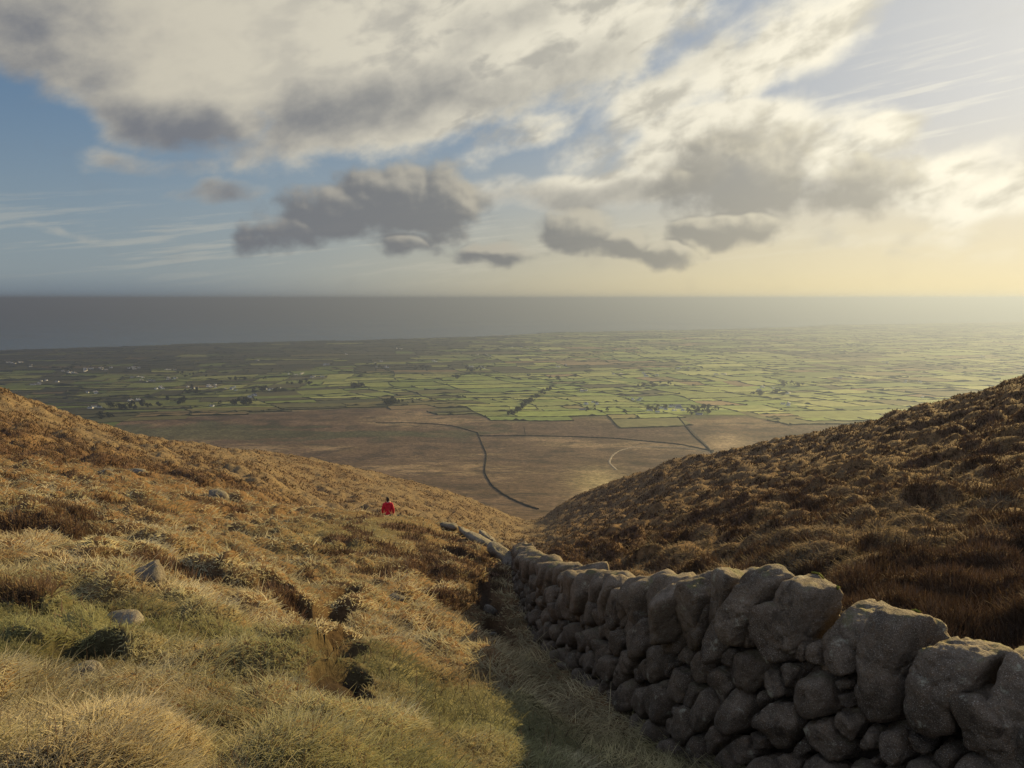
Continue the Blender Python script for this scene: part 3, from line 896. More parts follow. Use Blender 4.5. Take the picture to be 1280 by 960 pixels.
# coping stones
cop = []
s = .05; k = 0
rc = np.random.default_rng(21)
CSP = lambda y: .40
while s < WL - .1:
    y = float(np.interp(s, ws_s, ws_y))
    step = rc.uniform(.27, .44) if y > 6 else rc.uniform(.34, .44)
    big = rc.random()
    Bp, Ht, t, u, o = wframe(s + step / 2)
    a = step * .5 * rc.uniform(.73, .85)
    hh = COP_H * .5 * rc.uniform(.95, 1.15) * np.interp(y, [4.5, 9], [1.14, 1.0]); dp = rc.uniform(.22, .31)
    ch = []
    for sg in (-1, 1):
        ch.append(((sg * 1, rc.normal(0, .05), rc.normal(0, .08)), a))
        ch.append(((rc.normal(0, .16), sg, rc.normal(0, .14)), hh * (1 if sg > 0 else 1.15)))
        ch.append(((rc.normal(0, .16), rc.normal(0, .12), sg), dp))
    for sg in (-1, 1):          # rounded, narrower feet
        n = np.array([sg * rc.uniform(.5, .8), -rc.uniform(.5, .8), rc.uniform(0, .35)]); n /= np.linalg.norm(n)
        ch.append((tuple(n), (abs(n[0]) * a + abs(n[1]) * hh) * rc.uniform(.62, .78)))
    for _ in range(rc.integers(4, 8)):
        n = rc.normal(size=3) * np.array([.5, 1, 1]); n /= np.linalg.norm(n)
        ch.append((tuple(n), (abs(n[0]) * a + abs(n[1]) * hh + abs(n[2]) * dp) * rc.uniform(.62, .80)))
    sub = 5 if y < 6.6 else 4 if y < 11 else 3
    P, Fq = stone(ch, sub, p=rc.choice([rc.uniform(6, 9), rc.uniform(11, 20)]), seed=k + 1, amp=.07, fine=.015, size=.30)
    lean = R(rc.normal(np.interp(y, [5, 8], [-17, -30]), 6)); yaw = R(rc.normal(6, 6))
    cl, sl = math.cos(lean), math.sin(lean)
    x1, y1 = P[:, 0] * cl + P[:, 1] * sl, -P[:, 0] * sl + P[:, 1] * cl
    cy_, sy2 = math.cos(yaw), math.sin(yaw)
    x2, z2 = x1 * cy_ + P[:, 2] * sy2, -x1 * sy2 + P[:, 2] * cy_
    cen = Bp + u * (Ht - hh - .02 + rc.normal(0, .02)) + o * (-.17 + rc.normal(0, .065))
    Wv = cen + x2[:, None] * t + y1[:, None] * u + z2[:, None] * o
    ob = wpart('coping_stone', Wv - W0, Fq, M_coping)
    cop.append((s + step / 2, y, ob, Wv, Fq, P))
    s += step; k += 1

# moss along the top edge of two of the copings
for target in (5.2, 4.6):
    c = min(cop, key=lambda q: abs(q[1] - target))
    Wv, Fq = c[3], c[4]
    _, _, t, u, o = wframe(c[0])
    rel = Wv - Wv.mean(0)
    hz = rel[:, 2]; w = rel @ o; tt = rel @ t
    score = sstep(.13, .26, hz) * sstep(.1, -.06, w)
    nz = noise3(rel[:, 0] * 21, rel[:, 1] * 21, rel[:, 2] * 21, 2)
    top = hz.max(); m_ = (hz > top - .09) & (np.abs(w - (-.06 + .04 * nz)) < .018) & (nz > -.15)
    fsel = Fq[m_[Fq].all(1)]
    ids = np.unique(fsel); mp = -np.ones(len(Wv), int); mp[ids] = np.arange(len(ids))
    MV = Wv[ids] + np.array([0, 0, .003]) + rel[ids] / np.linalg.norm(rel[ids], axis=1)[:, None] * (.002 + .007 * nz[ids])[:, None]
    if len(fsel):
        mo = mesh_np('moss', MV - W0, mp[fsel], M_moss, c[2])
        sd = mo.modifiers.new('thick', 'SOLIDIFY'); sd.thickness = .012; sd.offset = -1

# face stones: variable-size sites, cells of their power diagram rounded into stones
FH = 1.0
sites = []
rf = np.random.default_rng(33)
cand_r = np.concatenate([np.full(700, .165), np.full(1600, .125), np.full(3600, .095), np.full(5200, .068), np.full(5000, .05)])
SS = np.empty((0, 3))
for rr in cand_r:
    q = np.array([rf.uniform(0, WL), rf.uniform(-.06, FH)])
    r_ = rr * rf.uniform(.9, 1.12)
    if len(SS):
        d = np.hypot((SS[:, 0] - q[0]) * .93, SS[:, 1] - q[1])
        if (d < (SS[:, 2] + r_) * .93).any(): continue
    SS = np.vstack([SS, [q[0], q[1], r_]])
fstones = []
for i, (s_, t_, r_) in enumerate(SS):
    d = SS[:, :2] - (s_, t_); L = np.hypot(d[:, 0], d[:, 1]); nb_ = np.where((L > 1e-6) & (L < r_ + .45))[0]
    Bp, Ht, t, u, o = wframe(s_)
    fh = Ht - COP_H + .10
    y = float(Bp[1])
    pl = []
    for j in nb_:
        hd = (L[j] ** 2 + r_ ** 2 - SS[j, 2] ** 2) / (2 * L[j])
        if hd > .42: continue
        n = np.array([d[j, 0] / L[j], d[j, 1] / L[j], rf.normal(.10, .12)])
        pl.append((n, max(.025, hd - .016 + rf.normal(0, .004))))
    mx = r_ * 1.5
    for a_ in np.linspace(0, 2 * math.pi, 7)[:-1]:
        pl.append(((math.cos(a_), math.sin(a_), 0), mx))
    fr = .055 + r_ * rf.uniform(.35, .75)
    pl.append(((rf.normal(0, .22), rf.normal(0, .22), 1), fr)); pl.append(((rf.normal(0, .5), rf.normal(0, .5), 1), fr * rf.uniform(1.0, 1.25)))
    pl.append(((0, 0, -1), .13))
    sub = 4 if y < 8.5 else 3 if y < 14 else 2
    P, Fq = stone(pl, sub, p=rf.choice([rf.uniform(6, 9), rf.uniform(12, 24)]), seed=i + 300, amp=.12, fine=.009, size=max(.12, r_ * 1.5))
    cen = Bp + u * (t_ * fh + .02) + o * (.06 - .10 * t_)
    Wv = cen + P[:, 0:1] * t + P[:, 1:2] * u * (fh / FH if fh > .2 else 1) + P[:, 2:3] * o
    fstones.append((r_ / y * (1 if 680 < 640 + F * cen[0] / cen[1] < 1300 else .2), Wv, Fq))
fstones.sort(key=lambda a: -a[0])
for _, Wv, Fq in fstones[:100]:
    wpart('face_stone', Wv - W0, Fq, M_granite)
vs, fs, n0 = [], [], 0
for _, Wv, Fq in fstones[100:]:
    vs.append(Wv - W0); fs.append(Fq + n0); n0 += len(Wv)
o_ = wpart('small_face_stone', np.concatenate(vs), np.concatenate(fs), M_granite); o_['kind'] = 'stuff'
# rubble core behind the faces
rows = []
for s_ in np.linspace(0, WL, 120):
    Bp, Ht, t, u, o = wframe(s_); ft = Ht - COP_H + .12
    rows.append([Bp + o * w + u * z for w, z in ((-.02, -.6), (-.05, 0), (-.10, ft * .5), (-.15, ft), (-.40, ft), (-.46, ft * .5), (-.5, 0), (-.52, -.6))])
rows = np.array(rows); rows += .03 * np.random.default_rng(1).normal(size=rows.shape)
wpart('rubble_core', rows.reshape(-1, 3) - W0, grid_faces(120, 8), M_core)
print('wall', round(time.time() - T0, 1), len(cop), len(fstones))

# boulders in the grass ------------------------------------------------------------
M_rock = granite_mat('weathered_rock', (.10, .088, .072), .6, .6)
M_pale = granite_mat('pale_rock', (.115, .104, .085), .5, .4)


def boulder(px, py, w, d, hgt, label, rot=0.0, tilt=(0, 0), sink=.3, mat=None, seed=0, p=6, name='boulder', Y=None, group=None):
    y = near_Y(px, py) if Y is None else Y; x = ptx(px, py) * y
    r = np.random.default_rng(seed + 50)
    pl = []
    for ax, e in enumerate((w / 2, d / 2, hgt / 2)):
        for sg in (-1, 1):
            n = np.zeros(3); n[ax] = sg; n += r.normal(0, .16, 3); pl.append((n, e))
    for _ in range(7):
        n = r.normal(size=3); n /= np.linalg.norm(n)
        pl.append((n, (abs(n) @ np.array([w / 2, d / 2, hgt / 2])) * r.uniform(.58, .8)))
    P, Fq = stone(pl, 4 if y < 14 else 3, p=p + 4, seed=seed + 700, amp=.15, fine=.008, size=max(w, hgt))
    M3 = (Matrix.Rotation(rot, 3, 'Z') @ Matrix.Rotation(tilt[0], 3, 'X') @ Matrix.Rotation(tilt[1], 3, 'Y'))
    P = P @ np.array(M3).T
    o = mesh_np(name, P, Fq, mat or M_rock)
    o.location = (x, y, float(ground_z(x, y)) + hgt * (.42 - sink))
    return tag(o, label, 'rock', group)


boulder(186, 735, .24, .2, .46, 'upright pointed grey stone set in a dark peat hollow', .2, (0, R(-14)), .18, seed=1, name='standing_stone')
boulder(200, 736, .26, .2, .16, 'small low rock at the foot of the upright pointed stone', .5, (0, R(20)), .4, seed=21)
boulder(150, 784, .34, .22, .12, 'flat pale rock at the lip of a dark hole in the grass', .3, (R(8), 0), .3, M_pale, seed=2)
boulder(196, 778, .19, .18, .15, 'rounded pale rock right of the flat one beside the dark hole', .1, (0, 0), .3, M_pale, seed=3)
boulder(226, 779, .24, .18, .10, 'thin brownish slab lying beside the rounded pale rock', -.2, (R(5), R(5)), .25, seed=4)
boulder(108, 831, .22, .16, .10, 'flat grey rock half sunk below a small peat hole', .0, (0, 0), .3, M_pale, seed=5)
boulder(272, 625, .65, .5, .42, 'grey boulder poking out of brown heather on the left hill', .4, (0, 0), .3, M_pale, seed=6)
boulder(168, 592, 1.1, .5, .25, 'long low pale slab on the brown hillside', .1, (0, 0), .4, M_pale, seed=7)
boulder(128, 590, .9, .5, .2, 'thin grey slab on the brown hillside west of the long slab', .1, (0, 0), .4, M_rock, seed=8)
boulder(495, 748, .32, .2, .12, 'pale flat rock lying in mid slope grass', .2, (0, 0), .25, M_pale, seed=9)
boulder(618, 766, .10, .08, .09, 'small whitish stone in the worn gully beside the wall', .2, (0, 0), .1, M_pale, seed=10)
boulder(615, 778, .07, .07, .06, 'tiny whitish stone just below the small whitish stone', .2, (0, 0), .1, M_pale, seed=11)
boulder(613, 741, .28, .2, .2, 'brownish rock jutting from the worn gully above the white stones', .9, (0, R(25)), .2, M_rock, seed=12)
boulder(563, 655, .62, .5, .26, 'dark slab topping the grassy brow', .0, (0, R(4)), .1, seed=13, Y=27.6)
boulder(583, 662, .75, .5, .26, 'pale slab following the dark one down the brow', .2, (0, R(24)), .1, M_pale, seed=14, Y=26.6)
boulder(603, 672, 1.05, .55, .32, 'long pale slab tilted down towards the wall', -.2, (0, R(38)), .1, M_pale, seed=15, Y=25.2)
boulder(609, 668, .8, .55, .30, 'second pale slab behind the long tilted one', .1, (0, R(34)), .0, M_pale, seed=16, Y=26.5)
boulder(623, 686, 1.0, .6, .42, 'big dark faced slab with a bright edge leaning by the wall end', -.35, (R(25), R(50)), .15, M_rock, seed=17, Y=23.0)
boulder(637, 694, .5, .5, .26, 'dark rock lying flat at the foot of the leaning slab', .3, (0, 0), .1, M_rock, seed=18, Y=22.0)
boulder(648, 676, .8, .6, .3, 'flat dark rock behind the end of the wall', .2, (0, R(-6)), .0, M_rock, seed=19, Y=25.5)
#boulder(684, 674, .8, .4, .45, 'grey slab standing on the far end of the wall', .2, (0, R(30)), -.4, M_rock, seed=20, Y=24.0)
# ------------------------------------------------------------------ the walker
def skin_mesh(name, joints, edges, mat, parent, sub=2):
    """joints: {key: (x, y, z, radius)}; the first one is the root"""
    keys = list(joints); me = bpy.data.meshes.new(name)
    me.from_pydata([joints[k][:3] for k in keys], [(keys.index(a), keys.index(b)) for a, b in edges], [])
    o = bpy.data.objects.new(name, me); C.objects.link(o)
    md = o.modifiers.new('skin', 'SKIN'); md.use_smooth_shade = True
    for i, k in enumerate(keys):
        rr = joints[k][3]; rr = rr if isinstance(rr, tuple) else (rr, rr)
        me.skin_vertices[0].data[i].radius = rr
    me.skin_vertices[0].data[0].use_root = True
    sb = o.modifiers.new('sub', 'SUBSURF'); sb.levels = sub; sb.render_levels = sub
    dg = bpy.context.evaluated_depsgraph_get(); m2 = bpy.data.meshes.new_from_object(o.evaluated_get(dg))
    o.modifiers.clear(); o.data = m2; m2.materials.clear(); m2.materials.append(mat)
    m2.polygons.foreach_set('use_smooth', np.full(len(m2.polygons), True))
    if parent: o.parent = parent
    return o


M_skin = simple_mat('skin', (.45, .27, .19), .6, .3, .05, 10)
M_red = simple_mat('red_jacket', (.36, .012, .028), .75, .2, .15, 9)
M_hair = simple_mat('dark_hair', (.018, .012, .010), .6, .3, .3, 40)
M_trs = simple_mat('dark_trousers', (.03, .032, .04), .9, .1, .15, 20)
M_fur = simple_mat('pale_hood_lining', (.45, .36, .28), .95, .05, .3, 40)
M_boot = simple_mat('brown_boots', (.06, .04, .03), .8, .2, .2, 20)
py_ = 33.0; px_ = ptx(485, 640) * py_; k_ = .96
ZT = CAMZ - float(ptan(620.5)) * py_
pz_ = ZT - 1.74 * k_
J = {'pelvis': (0, 0, .92, (.15, .11)), 'belly': (0, .01, 1.08, (.135, .10)), 'chest': (0, .02, 1.27, (.16, .115)), 'upper': (0, .01, 1.40, (.12, .09)), 'neck': (0, .02, 1.49, .052), 'head0': (0, .035, 1.56, (.07, .085)), 'head1': (0, .035, 1.64, (.075, .092)), 'head2': (0, .03, 1.69, (.05, .06)),
     'nose': (0, .125, 1.60, .016)}
E = [('pelvis', 'belly'), ('belly', 'chest'), ('chest', 'upper'), ('upper', 'neck'), ('neck', 'head0'), ('head0', 'head1'), ('head1', 'head2'), ('head0', 'nose')]
for sg, n in ((-1, 'l'), (1, 'r')):
    st = .20 * sg
    J.update({n + 'sh': (.17 * sg, .01, 1.38, .062), n + 'el': (.25 * sg, -.03 * sg, 1.12, .045), n + 'wr': (.25 * sg, .08 - .06 * sg, .90, .030), n + 'pa': (.25 * sg, .09 - .06 * sg, .83, (.036, .020)),
              n + 'hip': (.09 * sg, 0, .86, .10), n + 'kn': (.10 * sg, .10 * sg + .03, .48, .062), n + 'an': (.10 * sg, .16 * sg - .06, .09, .042), n + 'toe': (.11 * sg, .16 * sg + .10, .04, .040)})
    E += [('upper', n + 'sh'), (n + 'sh', n + 'el'), (n + 'el', n + 'wr'), (n + 'wr', n + 'pa'), ('pelvis', n + 'hip'), (n + 'hip', n + 'kn'), (n + 'kn', n + 'an'), (n + 'an', n + 'toe')]
    for f in range(4):
        ox = (f - 1.5) * .019; ln = (.062, .074, .078, .066)[f]
        J[f'{n}f{f}a'] = (.25 * sg, .09 - .06 * sg + ox, .775, .009); J[f'{n}f{f}b'] = (.25 * sg - .018 * sg, .095 - .06 * sg + ox, .775 - ln, .0075)
        E += [(n + 'pa', f'{n}f{f}a'), (f'{n}f{f}a', f'{n}f{f}b')]
    J[n + 'tha'] = (.235 * sg, .135 - .06 * sg, .81, .010); J[n + 'thb'] = (.22 * sg, .15 - .06 * sg, .77, .008)
    E += [(n + 'pa', n + 'tha'), (n + 'tha', n + 'thb')]
person = skin_mesh('person', J, E, M_skin, None)
person.location = (px_, py_, pz_); person.rotation_euler = (0, 0, R(6))
person.scale = (k_ * .92, k_ * .92, k_)
tag(person, 'walker in a red jacket seen from behind beyond the grassy brow', 'person')
jk = {'b': (0, .0, .70, (.205, .155)), 'b2': (0, .0, .86, (.20, .15)), 'c': (0, .01, 1.02, (.195, .145)), 'd': (0, .015, 1.22, (.20, .145)), 'e': (0, .01, 1.39, (.165, .115)), 'f': (0, .015, 1.47, (.085, .08))}
je = [('b', 'b2'), ('b2', 'c'), ('c', 'd'), ('d', 'e'), ('e', 'f')]
for sg, n in ((-1, 'l'), (1, 'r')):
    jk.update({n + '1': (.19 * sg, .01, 1.37, .088), n + '2': (.262 * sg, -.03 * sg, 1.12, .074), n + '3': (.262 * sg, .06 - .06 * sg, .92, .058)})
    je += [('e', n + '1'), (n + '1', n + '2'), (n + '2', n + '3')]
skin_mesh('jacket', jk, je, M_red, person)
hood = skin_mesh('hood', {'a': (-.09, -.06, 1.46, .045), 'b': (0, -.115, 1.41, (.075, .05)), 'c': (.09, -.06, 1.46, .045), 'd': (.12, .02, 1.45, .03), 'e': (-.12, .02, 1.45, .03)}, [('a', 'b'), ('b', 'c'), ('c', 'd'), ('a', 'e')], M_red, person)
skin_mesh('hood_lining', {'a': (.02, -.075, 1.485, .028), 'b': (.085, -.045, 1.50, .032), 'c': (.125, .02, 1.49, .026)}, [('a', 'b'), ('b', 'c')], M_fur, person)
tr = {'p': (0, 0, .92, (.165, .125))}; te = []
for sg, n in ((-1, 'l'), (1, 'r')):
    tr.update({n + 'h': (.09 * sg, 0, .84, .112), n + 'k': (.10 * sg, .10 * sg + .03, .48, .078), n + 'a': (.10 * sg, .16 * sg - .055, .13, .066)})
    te += [('p', n + 'h'), (n + 'h', n + 'k'), (n + 'k', n + 'a')]
skin_mesh('trousers', tr, te, M_trs, person)
for sg in (-1, 1):
    skin_mesh('boot', {'a': (.10 * sg, .16 * sg - .06, .17, .056), 'b': (.10 * sg, .16 * sg - .05, .06, (.055, .06)), 'c': (.11 * sg, .16 * sg + .13, .045, (.05, .042))}, [('a', 'b'), ('b', 'c')], M_boot, person)
skin_mesh('hair', {'a': (0, .02, 1.70, (.075, .085)), 'b': (0, -.02, 1.645, (.092, .085)), 'c': (0, -.03, 1.56, (.082, .065)), 'd': (0, -.04, 1.49, (.055, .04))}, [('a', 'b'), ('b', 'c'), ('c', 'd')], M_hair, person)

# ------------------------------------------------------------------ grass
Tn = (CAMZ - NEARZ) / YY
run = np.minimum.accumulate(Tn, axis=0)
vis = Tn <= run + .012 + .10 / YY
dT = np.abs(np.gradient(Tn, axis=0)); dl = LY[1] - LY[0]
w = np.maximum(dT, .10 * dl) * vis
w *= (np.abs(XX / YY) < 1.32) & (YY > 1.0)
w *= np.where(np.abs(XX / YY) > .84, .4 * (YY < 14), 1.0)
# nothing under the wall itself
inw = (side > -.05) & (side < .6) & (YY < 23.5)
w *= ~inw
w *= (1 - .97 * sstep(.03, .16, bare))
w[NR - 1] = 0; w[:, -1] = 0
w *= sstep(240, 190, YY)


def scatter(n, weight, seed):
    r = np.random.default_rng(seed)
    p = (weight / weight.sum()).ravel(); cdf = np.cumsum(p)
    idx = np.searchsorted(cdf, r.random(n)); idx = np.minimum(idx, NR * NCOL - 1)
    i = idx // NCOL; j = idx % NCOL
    ly = LY[0] + (i + r.random(n) - .5) * dl; tx = TX[0] + (j + r.random(n) - .5) * (TX[1] - TX[0])
    y = np.exp(np.clip(ly, LY[0] + .01, LY[-1] - .01)); return tx * y, y, r


GY, GX = np.gradient(NEARZ)
dYr = np.gradient(YY, axis=0); dXc = np.gradient(XX, axis=1)
sx_ = GX / dXc; sy_f = GY / dYr - sx_ * np.gradient(XX, axis=0) / dYr
NPT = 5


def make_blades(name, n, weight, mode, seed, mat):
    x, y, r = scatter(n, weight, seed)
    g = lambda G: sample(G, x, y)
    z = g(NEARZ); hx_, gr, ht, ba, rt = g(heath), g(green), g(hag), g(bare), g(right)
    c1 = fbm2(x * 1.5, y * 1.3, 31, 3); c2 = fbm2(x * .55, y * .5, 32, 3); c3 = noise2(x * 5, y * 4, 33)
    tr_ = np.exp(-((wall_side(x, y) + .55) / .5) ** 2) * (y < 24)
    if mode == 'grass':
        L = (.15 + .085 * c1 + .04 * c3) * r.uniform(.65, 1.25, n) * (1 - .45 * gr) * (1 + .5 * tr_)
        L *= 1 - .35 * sstep(.35, .7, hx_)
        L *= 1 - .62 * g(rimw)
        L *= 1 - .08 * rt
        L = np.clip(L, .06, .5) * (1 + .35 * sstep(25, 90, y)) * np.interp(y, [1.5, 4, 9], [.62, .85, 1.0])
    else:
        L = np.clip(.15 + .07 * c1, .07, .28) * r.uniform(.6, 1.2, n) * (1 + .8 * sstep(25, 90, y))
    th_ = (r.random(n) < .22) & (mode == 'grass'); L = np.where(th_, L * .7, L)
    # direction the blades lie in: off the tussock tops, with the wind and in locks
    sX, sY = g(sx_), g(sy_f)
    a1 = 2.4 * math.pi * fbm2(x * .8 + 5, y * .7, 34, 2) + .9 * c3
    dx = -sX * 1.7 + .6 * np.cos(a1) - .20; dy = -sY * 1.5 + .6 * np.sin(a1) - .35
    jit = .6 if mode == 'grass' else 1.5
    jit = np.where(th_, 3.0, jit)
    dx += r.normal(0, 1, n) * jit; dy += r.normal(0, 1, n) * jit
    l = np.hypot(dx, dy) + 1e-6; dx /= l; dy /= l
    if mode == 'grass':
        th0 = R(22) + np.abs(r.normal(0, R(16), n)) + R(14) * (c2 > 0); th1 = R(78) + r.normal(0, R(17), n)
        th0 = th0 + R(10) * gr
        tall = (r.random(n) < .025) & (y < 40); L = np.where(tall, L * 1.9, L); th0 = np.where(tall, th0 * .5, th0); th1 = np.where(tall, th1 * .75, th1)
        th0 = th0 * (.45 + .55 * sstep(.05, .35, np.hypot(sX, sY)))
    else:
        th0 = np.abs(r.normal(0, R(28), n)); th1 = th0 + r.normal(R(8), R(16), n)
    th0 = np.where(th_, R(58) + r.normal(0, R(14), n), th0); th1 = np.where(th_, R(96), th1)
    P = np.empty((n, NPT, 3)); P[:, 0] = np.stack([x, y, z - .02], -1)
    for k in range(1, NPT):
        th = th0 + (th1 - th0) * ((k - .5) / (NPT - 1)) ** .9
        st = L / (NPT - 1)
        P[:, k, 0] = P[:, k - 1, 0] + st * np.sin(th) * dx; P[:, k, 1] = P[:, k - 1, 1] + st * np.sin(th) * dy
        P[:, k, 2] = P[:, k - 1, 2] + st * np.cos(th)
    for k in range(1, NPT):
        gz = sample(NEARZ, P[:, k, 0], P[:, k, 1]); P[:, k, 2] = np.maximum(P[:, k, 2], gz + .012 * k * (.5 + r.random(n)))
    # keep blades off the wall
    rad = np.maximum(.0016, y * (.00040 if mode == 'grass' else .00048)) * r.uniform(.75, 1.25, n)
    taper = np.array([1, .95, .8, .55, .15])
    RA = rad[:, None] * taper[None]
    # colour of the dead and living blades
    u = r.random(n)
    if mode == 'grass':
        col = np.ones((n, 3)) * STRAW
        col = lerp(col, PALE, sstep(-.1, .45, c1 * .7 + c2 * .4 + (u - .5) * .5))
        col = lerp(col, RUST, sstep(.05, .45, -c2 + .35 * c1 + (u - .55) * .4) * .5)
        col = lerp(col, OLIVE, np.clip(gr * 1.0 + sstep(.15, .5, c1 - .3 * c2 + (r.random(n) - .6) * .5) * .55 * sstep(22, 9, y) * (1 - rt), 0, 1) * .85)
        col = lerp(col, GREEN, sstep(.35, .9, gr + (r.random(n) - .5) * .7) * .6)
        col = lerp(col, np.array([.165, .125, .075]), sstep(18, 50, y) * (1 - rt) * .8)
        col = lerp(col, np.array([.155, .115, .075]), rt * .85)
        col = lerp(col, np.array([.13, .082, .045]), sstep(.3, .75, hx_) * .65)
    else:
        col = np.ones((n, 3)) * HEATH
        col = lerp(col, np.array([.12, .078, .046]), sstep(.25, .75, u + c1 * .4) * .8)
        col = lerp(col, np.array([.055, .050, .028]), sstep(.2, .5, c2) * .5)
        col = lerp(col, np.array([.20, .125, .06]), sstep(.86, 1.0, u) * .8)
    tus = sample(r1, x, y); tu2 = sample(r2, x, y)
    if mode == 'grass': col = lerp(col, OLIVE, sstep(.45, .9, tu2 + .5 * (r.random(n) - .5)) * (.3 + .3 * sstep(10, 5, y)) * (1 - rt) * sstep(45, 15, y))
    sh_ = np.exp(-((wall_side(x, y) + .8) / .8) ** 2) * (y < 24)  # wall's shadow strip: grass coloured warmer there to offset the blue shade
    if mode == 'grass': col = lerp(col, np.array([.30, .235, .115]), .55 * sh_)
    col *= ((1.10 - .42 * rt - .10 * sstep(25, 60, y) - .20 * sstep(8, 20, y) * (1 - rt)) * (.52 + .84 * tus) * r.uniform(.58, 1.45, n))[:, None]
    cu = bpy.data.hair_curves.new(name); cu.add_curves([NPT] * n)
    cu.attributes['position'].data.foreach_set('vector', P.astype(np.float32).ravel())
    ra = cu.attributes.get('radius') or cu.attributes.new('radius', 'FLOAT', 'POINT')
    ra.data.foreach_set('value', RA.astype(np.float32).ravel())
    ca_ = cu.attributes.new('col', 'FLOAT_COLOR', 'CURVE')
    cc = np.ones((n, 4), np.float32); cc[:, :3] = col
    ca_.data.foreach_set('color', cc.ravel())
    cu.materials.append(mat)
    o = bpy.data.objects.new(name, cu); C.objects.link(o)
    return o


# a mat of short broken dead stems under the long blades
M_blade = blade_mat('dry_grass', .34)
M_twig = blade_mat('heather_twigs', .12)
NG, NH = 520000, 200000
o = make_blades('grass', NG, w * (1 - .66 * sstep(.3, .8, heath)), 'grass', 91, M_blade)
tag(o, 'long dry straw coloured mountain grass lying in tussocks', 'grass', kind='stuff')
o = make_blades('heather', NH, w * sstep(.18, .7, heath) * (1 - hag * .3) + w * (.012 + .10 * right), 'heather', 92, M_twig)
tag(o, 'dark brown winter heather over the slopes', 'heather', kind='stuff')
print('grass', round(time.time() - T0, 1))

# ------------------------------------------------------------------ haze
hz = bpy.data.meshes.new('haze'); bm = bmesh.new(); bmesh.ops.create_cube(bm, size=1); bm.to_mesh(hz); bm.free()
o = bpy.data.objects.new('haze', hz); C.objects.link(o)
lo = np.array([-64000, -400, -40.0]); hi = np.array([64000, 68000, CAMZ + 26])
o.location = (lo + hi) / 2; o.scale = hi - lo
m, nt, out = new_mat('haze_air'); hv = NT(nt)
pv = hv.n('ShaderNodeVolumePrincipled'); pv.inputs['Color'].default_value = (.165, .212, .35, 1); pv.inputs['Density'].default_value = 1.4e-4; pv.inputs['Anisotropy'].default_value = .55
nt.links.new(pv.outputs[0], out.inputs['Volume']); hz.materials.append(m)
tag(o, 'pale sea haze over the plain', 'haze', kind='stuff')

# ------------------------------------------------------------------ sky, clouds, sun
WS = .10                                   # background strength
K = 1.0 / (2 ** EXPOSURE) / WS             # display-linear colour -> sky radiance
wd = bpy.data.worlds.new('World'); bpy.context.scene.world = wd; wd.use_nodes = True
nt = wd.node_tree; hw = NT(nt)
for n_ in list(nt.nodes): nt.nodes.remove(n_)
wo = hw.n('ShaderNodeOutputWorld'); bg = hw.n('ShaderNodeBackground'); bg.inputs['Strength'].default_value = WS
hw.link(bg.outputs[0], wo.inputs[0])
sky = hw.n('ShaderNodeTexSky', sky_type='NISHITA'); sky.sun_disc = False
sky.sun_elevation = R(SUN_EL); sky.sun_rotation = R(SUN_AZ); sky.altitude = 470; sky.air_density = 1.0; sky.dust_density = 2.2; sky.ozone_density = 1.6
tc = hw.n('ShaderNodeTexCoord'); Dv = tc.outputs['Generated']
sp = hw.n('ShaderNodeSeparateXYZ'); hw.link(Dv, sp.inputs[0])
az = hw.math('MULTIPLY', hw.math('ARCTAN2', sp.outputs[0], sp.outputs[1]), 180 / math.pi)
el = hw.math('MULTIPLY', hw.math('ARCSINE', sp.outputs[2]), 180 / math.pi)
AE = hw.n('ShaderNodeCombineXYZ'); hw.link(az, AE.inputs[0]); hw.link(el, AE.inputs[1]); AE = AE.outputs[0]


def ell(px, py, rx, ry, rot=0.0, wgt=1.0):
    a0, e0 = azel(px, py); a1, _ = azel(px + 1, py); _, e1 = azel(px, py - 1)
    return a0, e0, rx * (a1 - a0), ry * (e1 - e0), R(rot), wgt


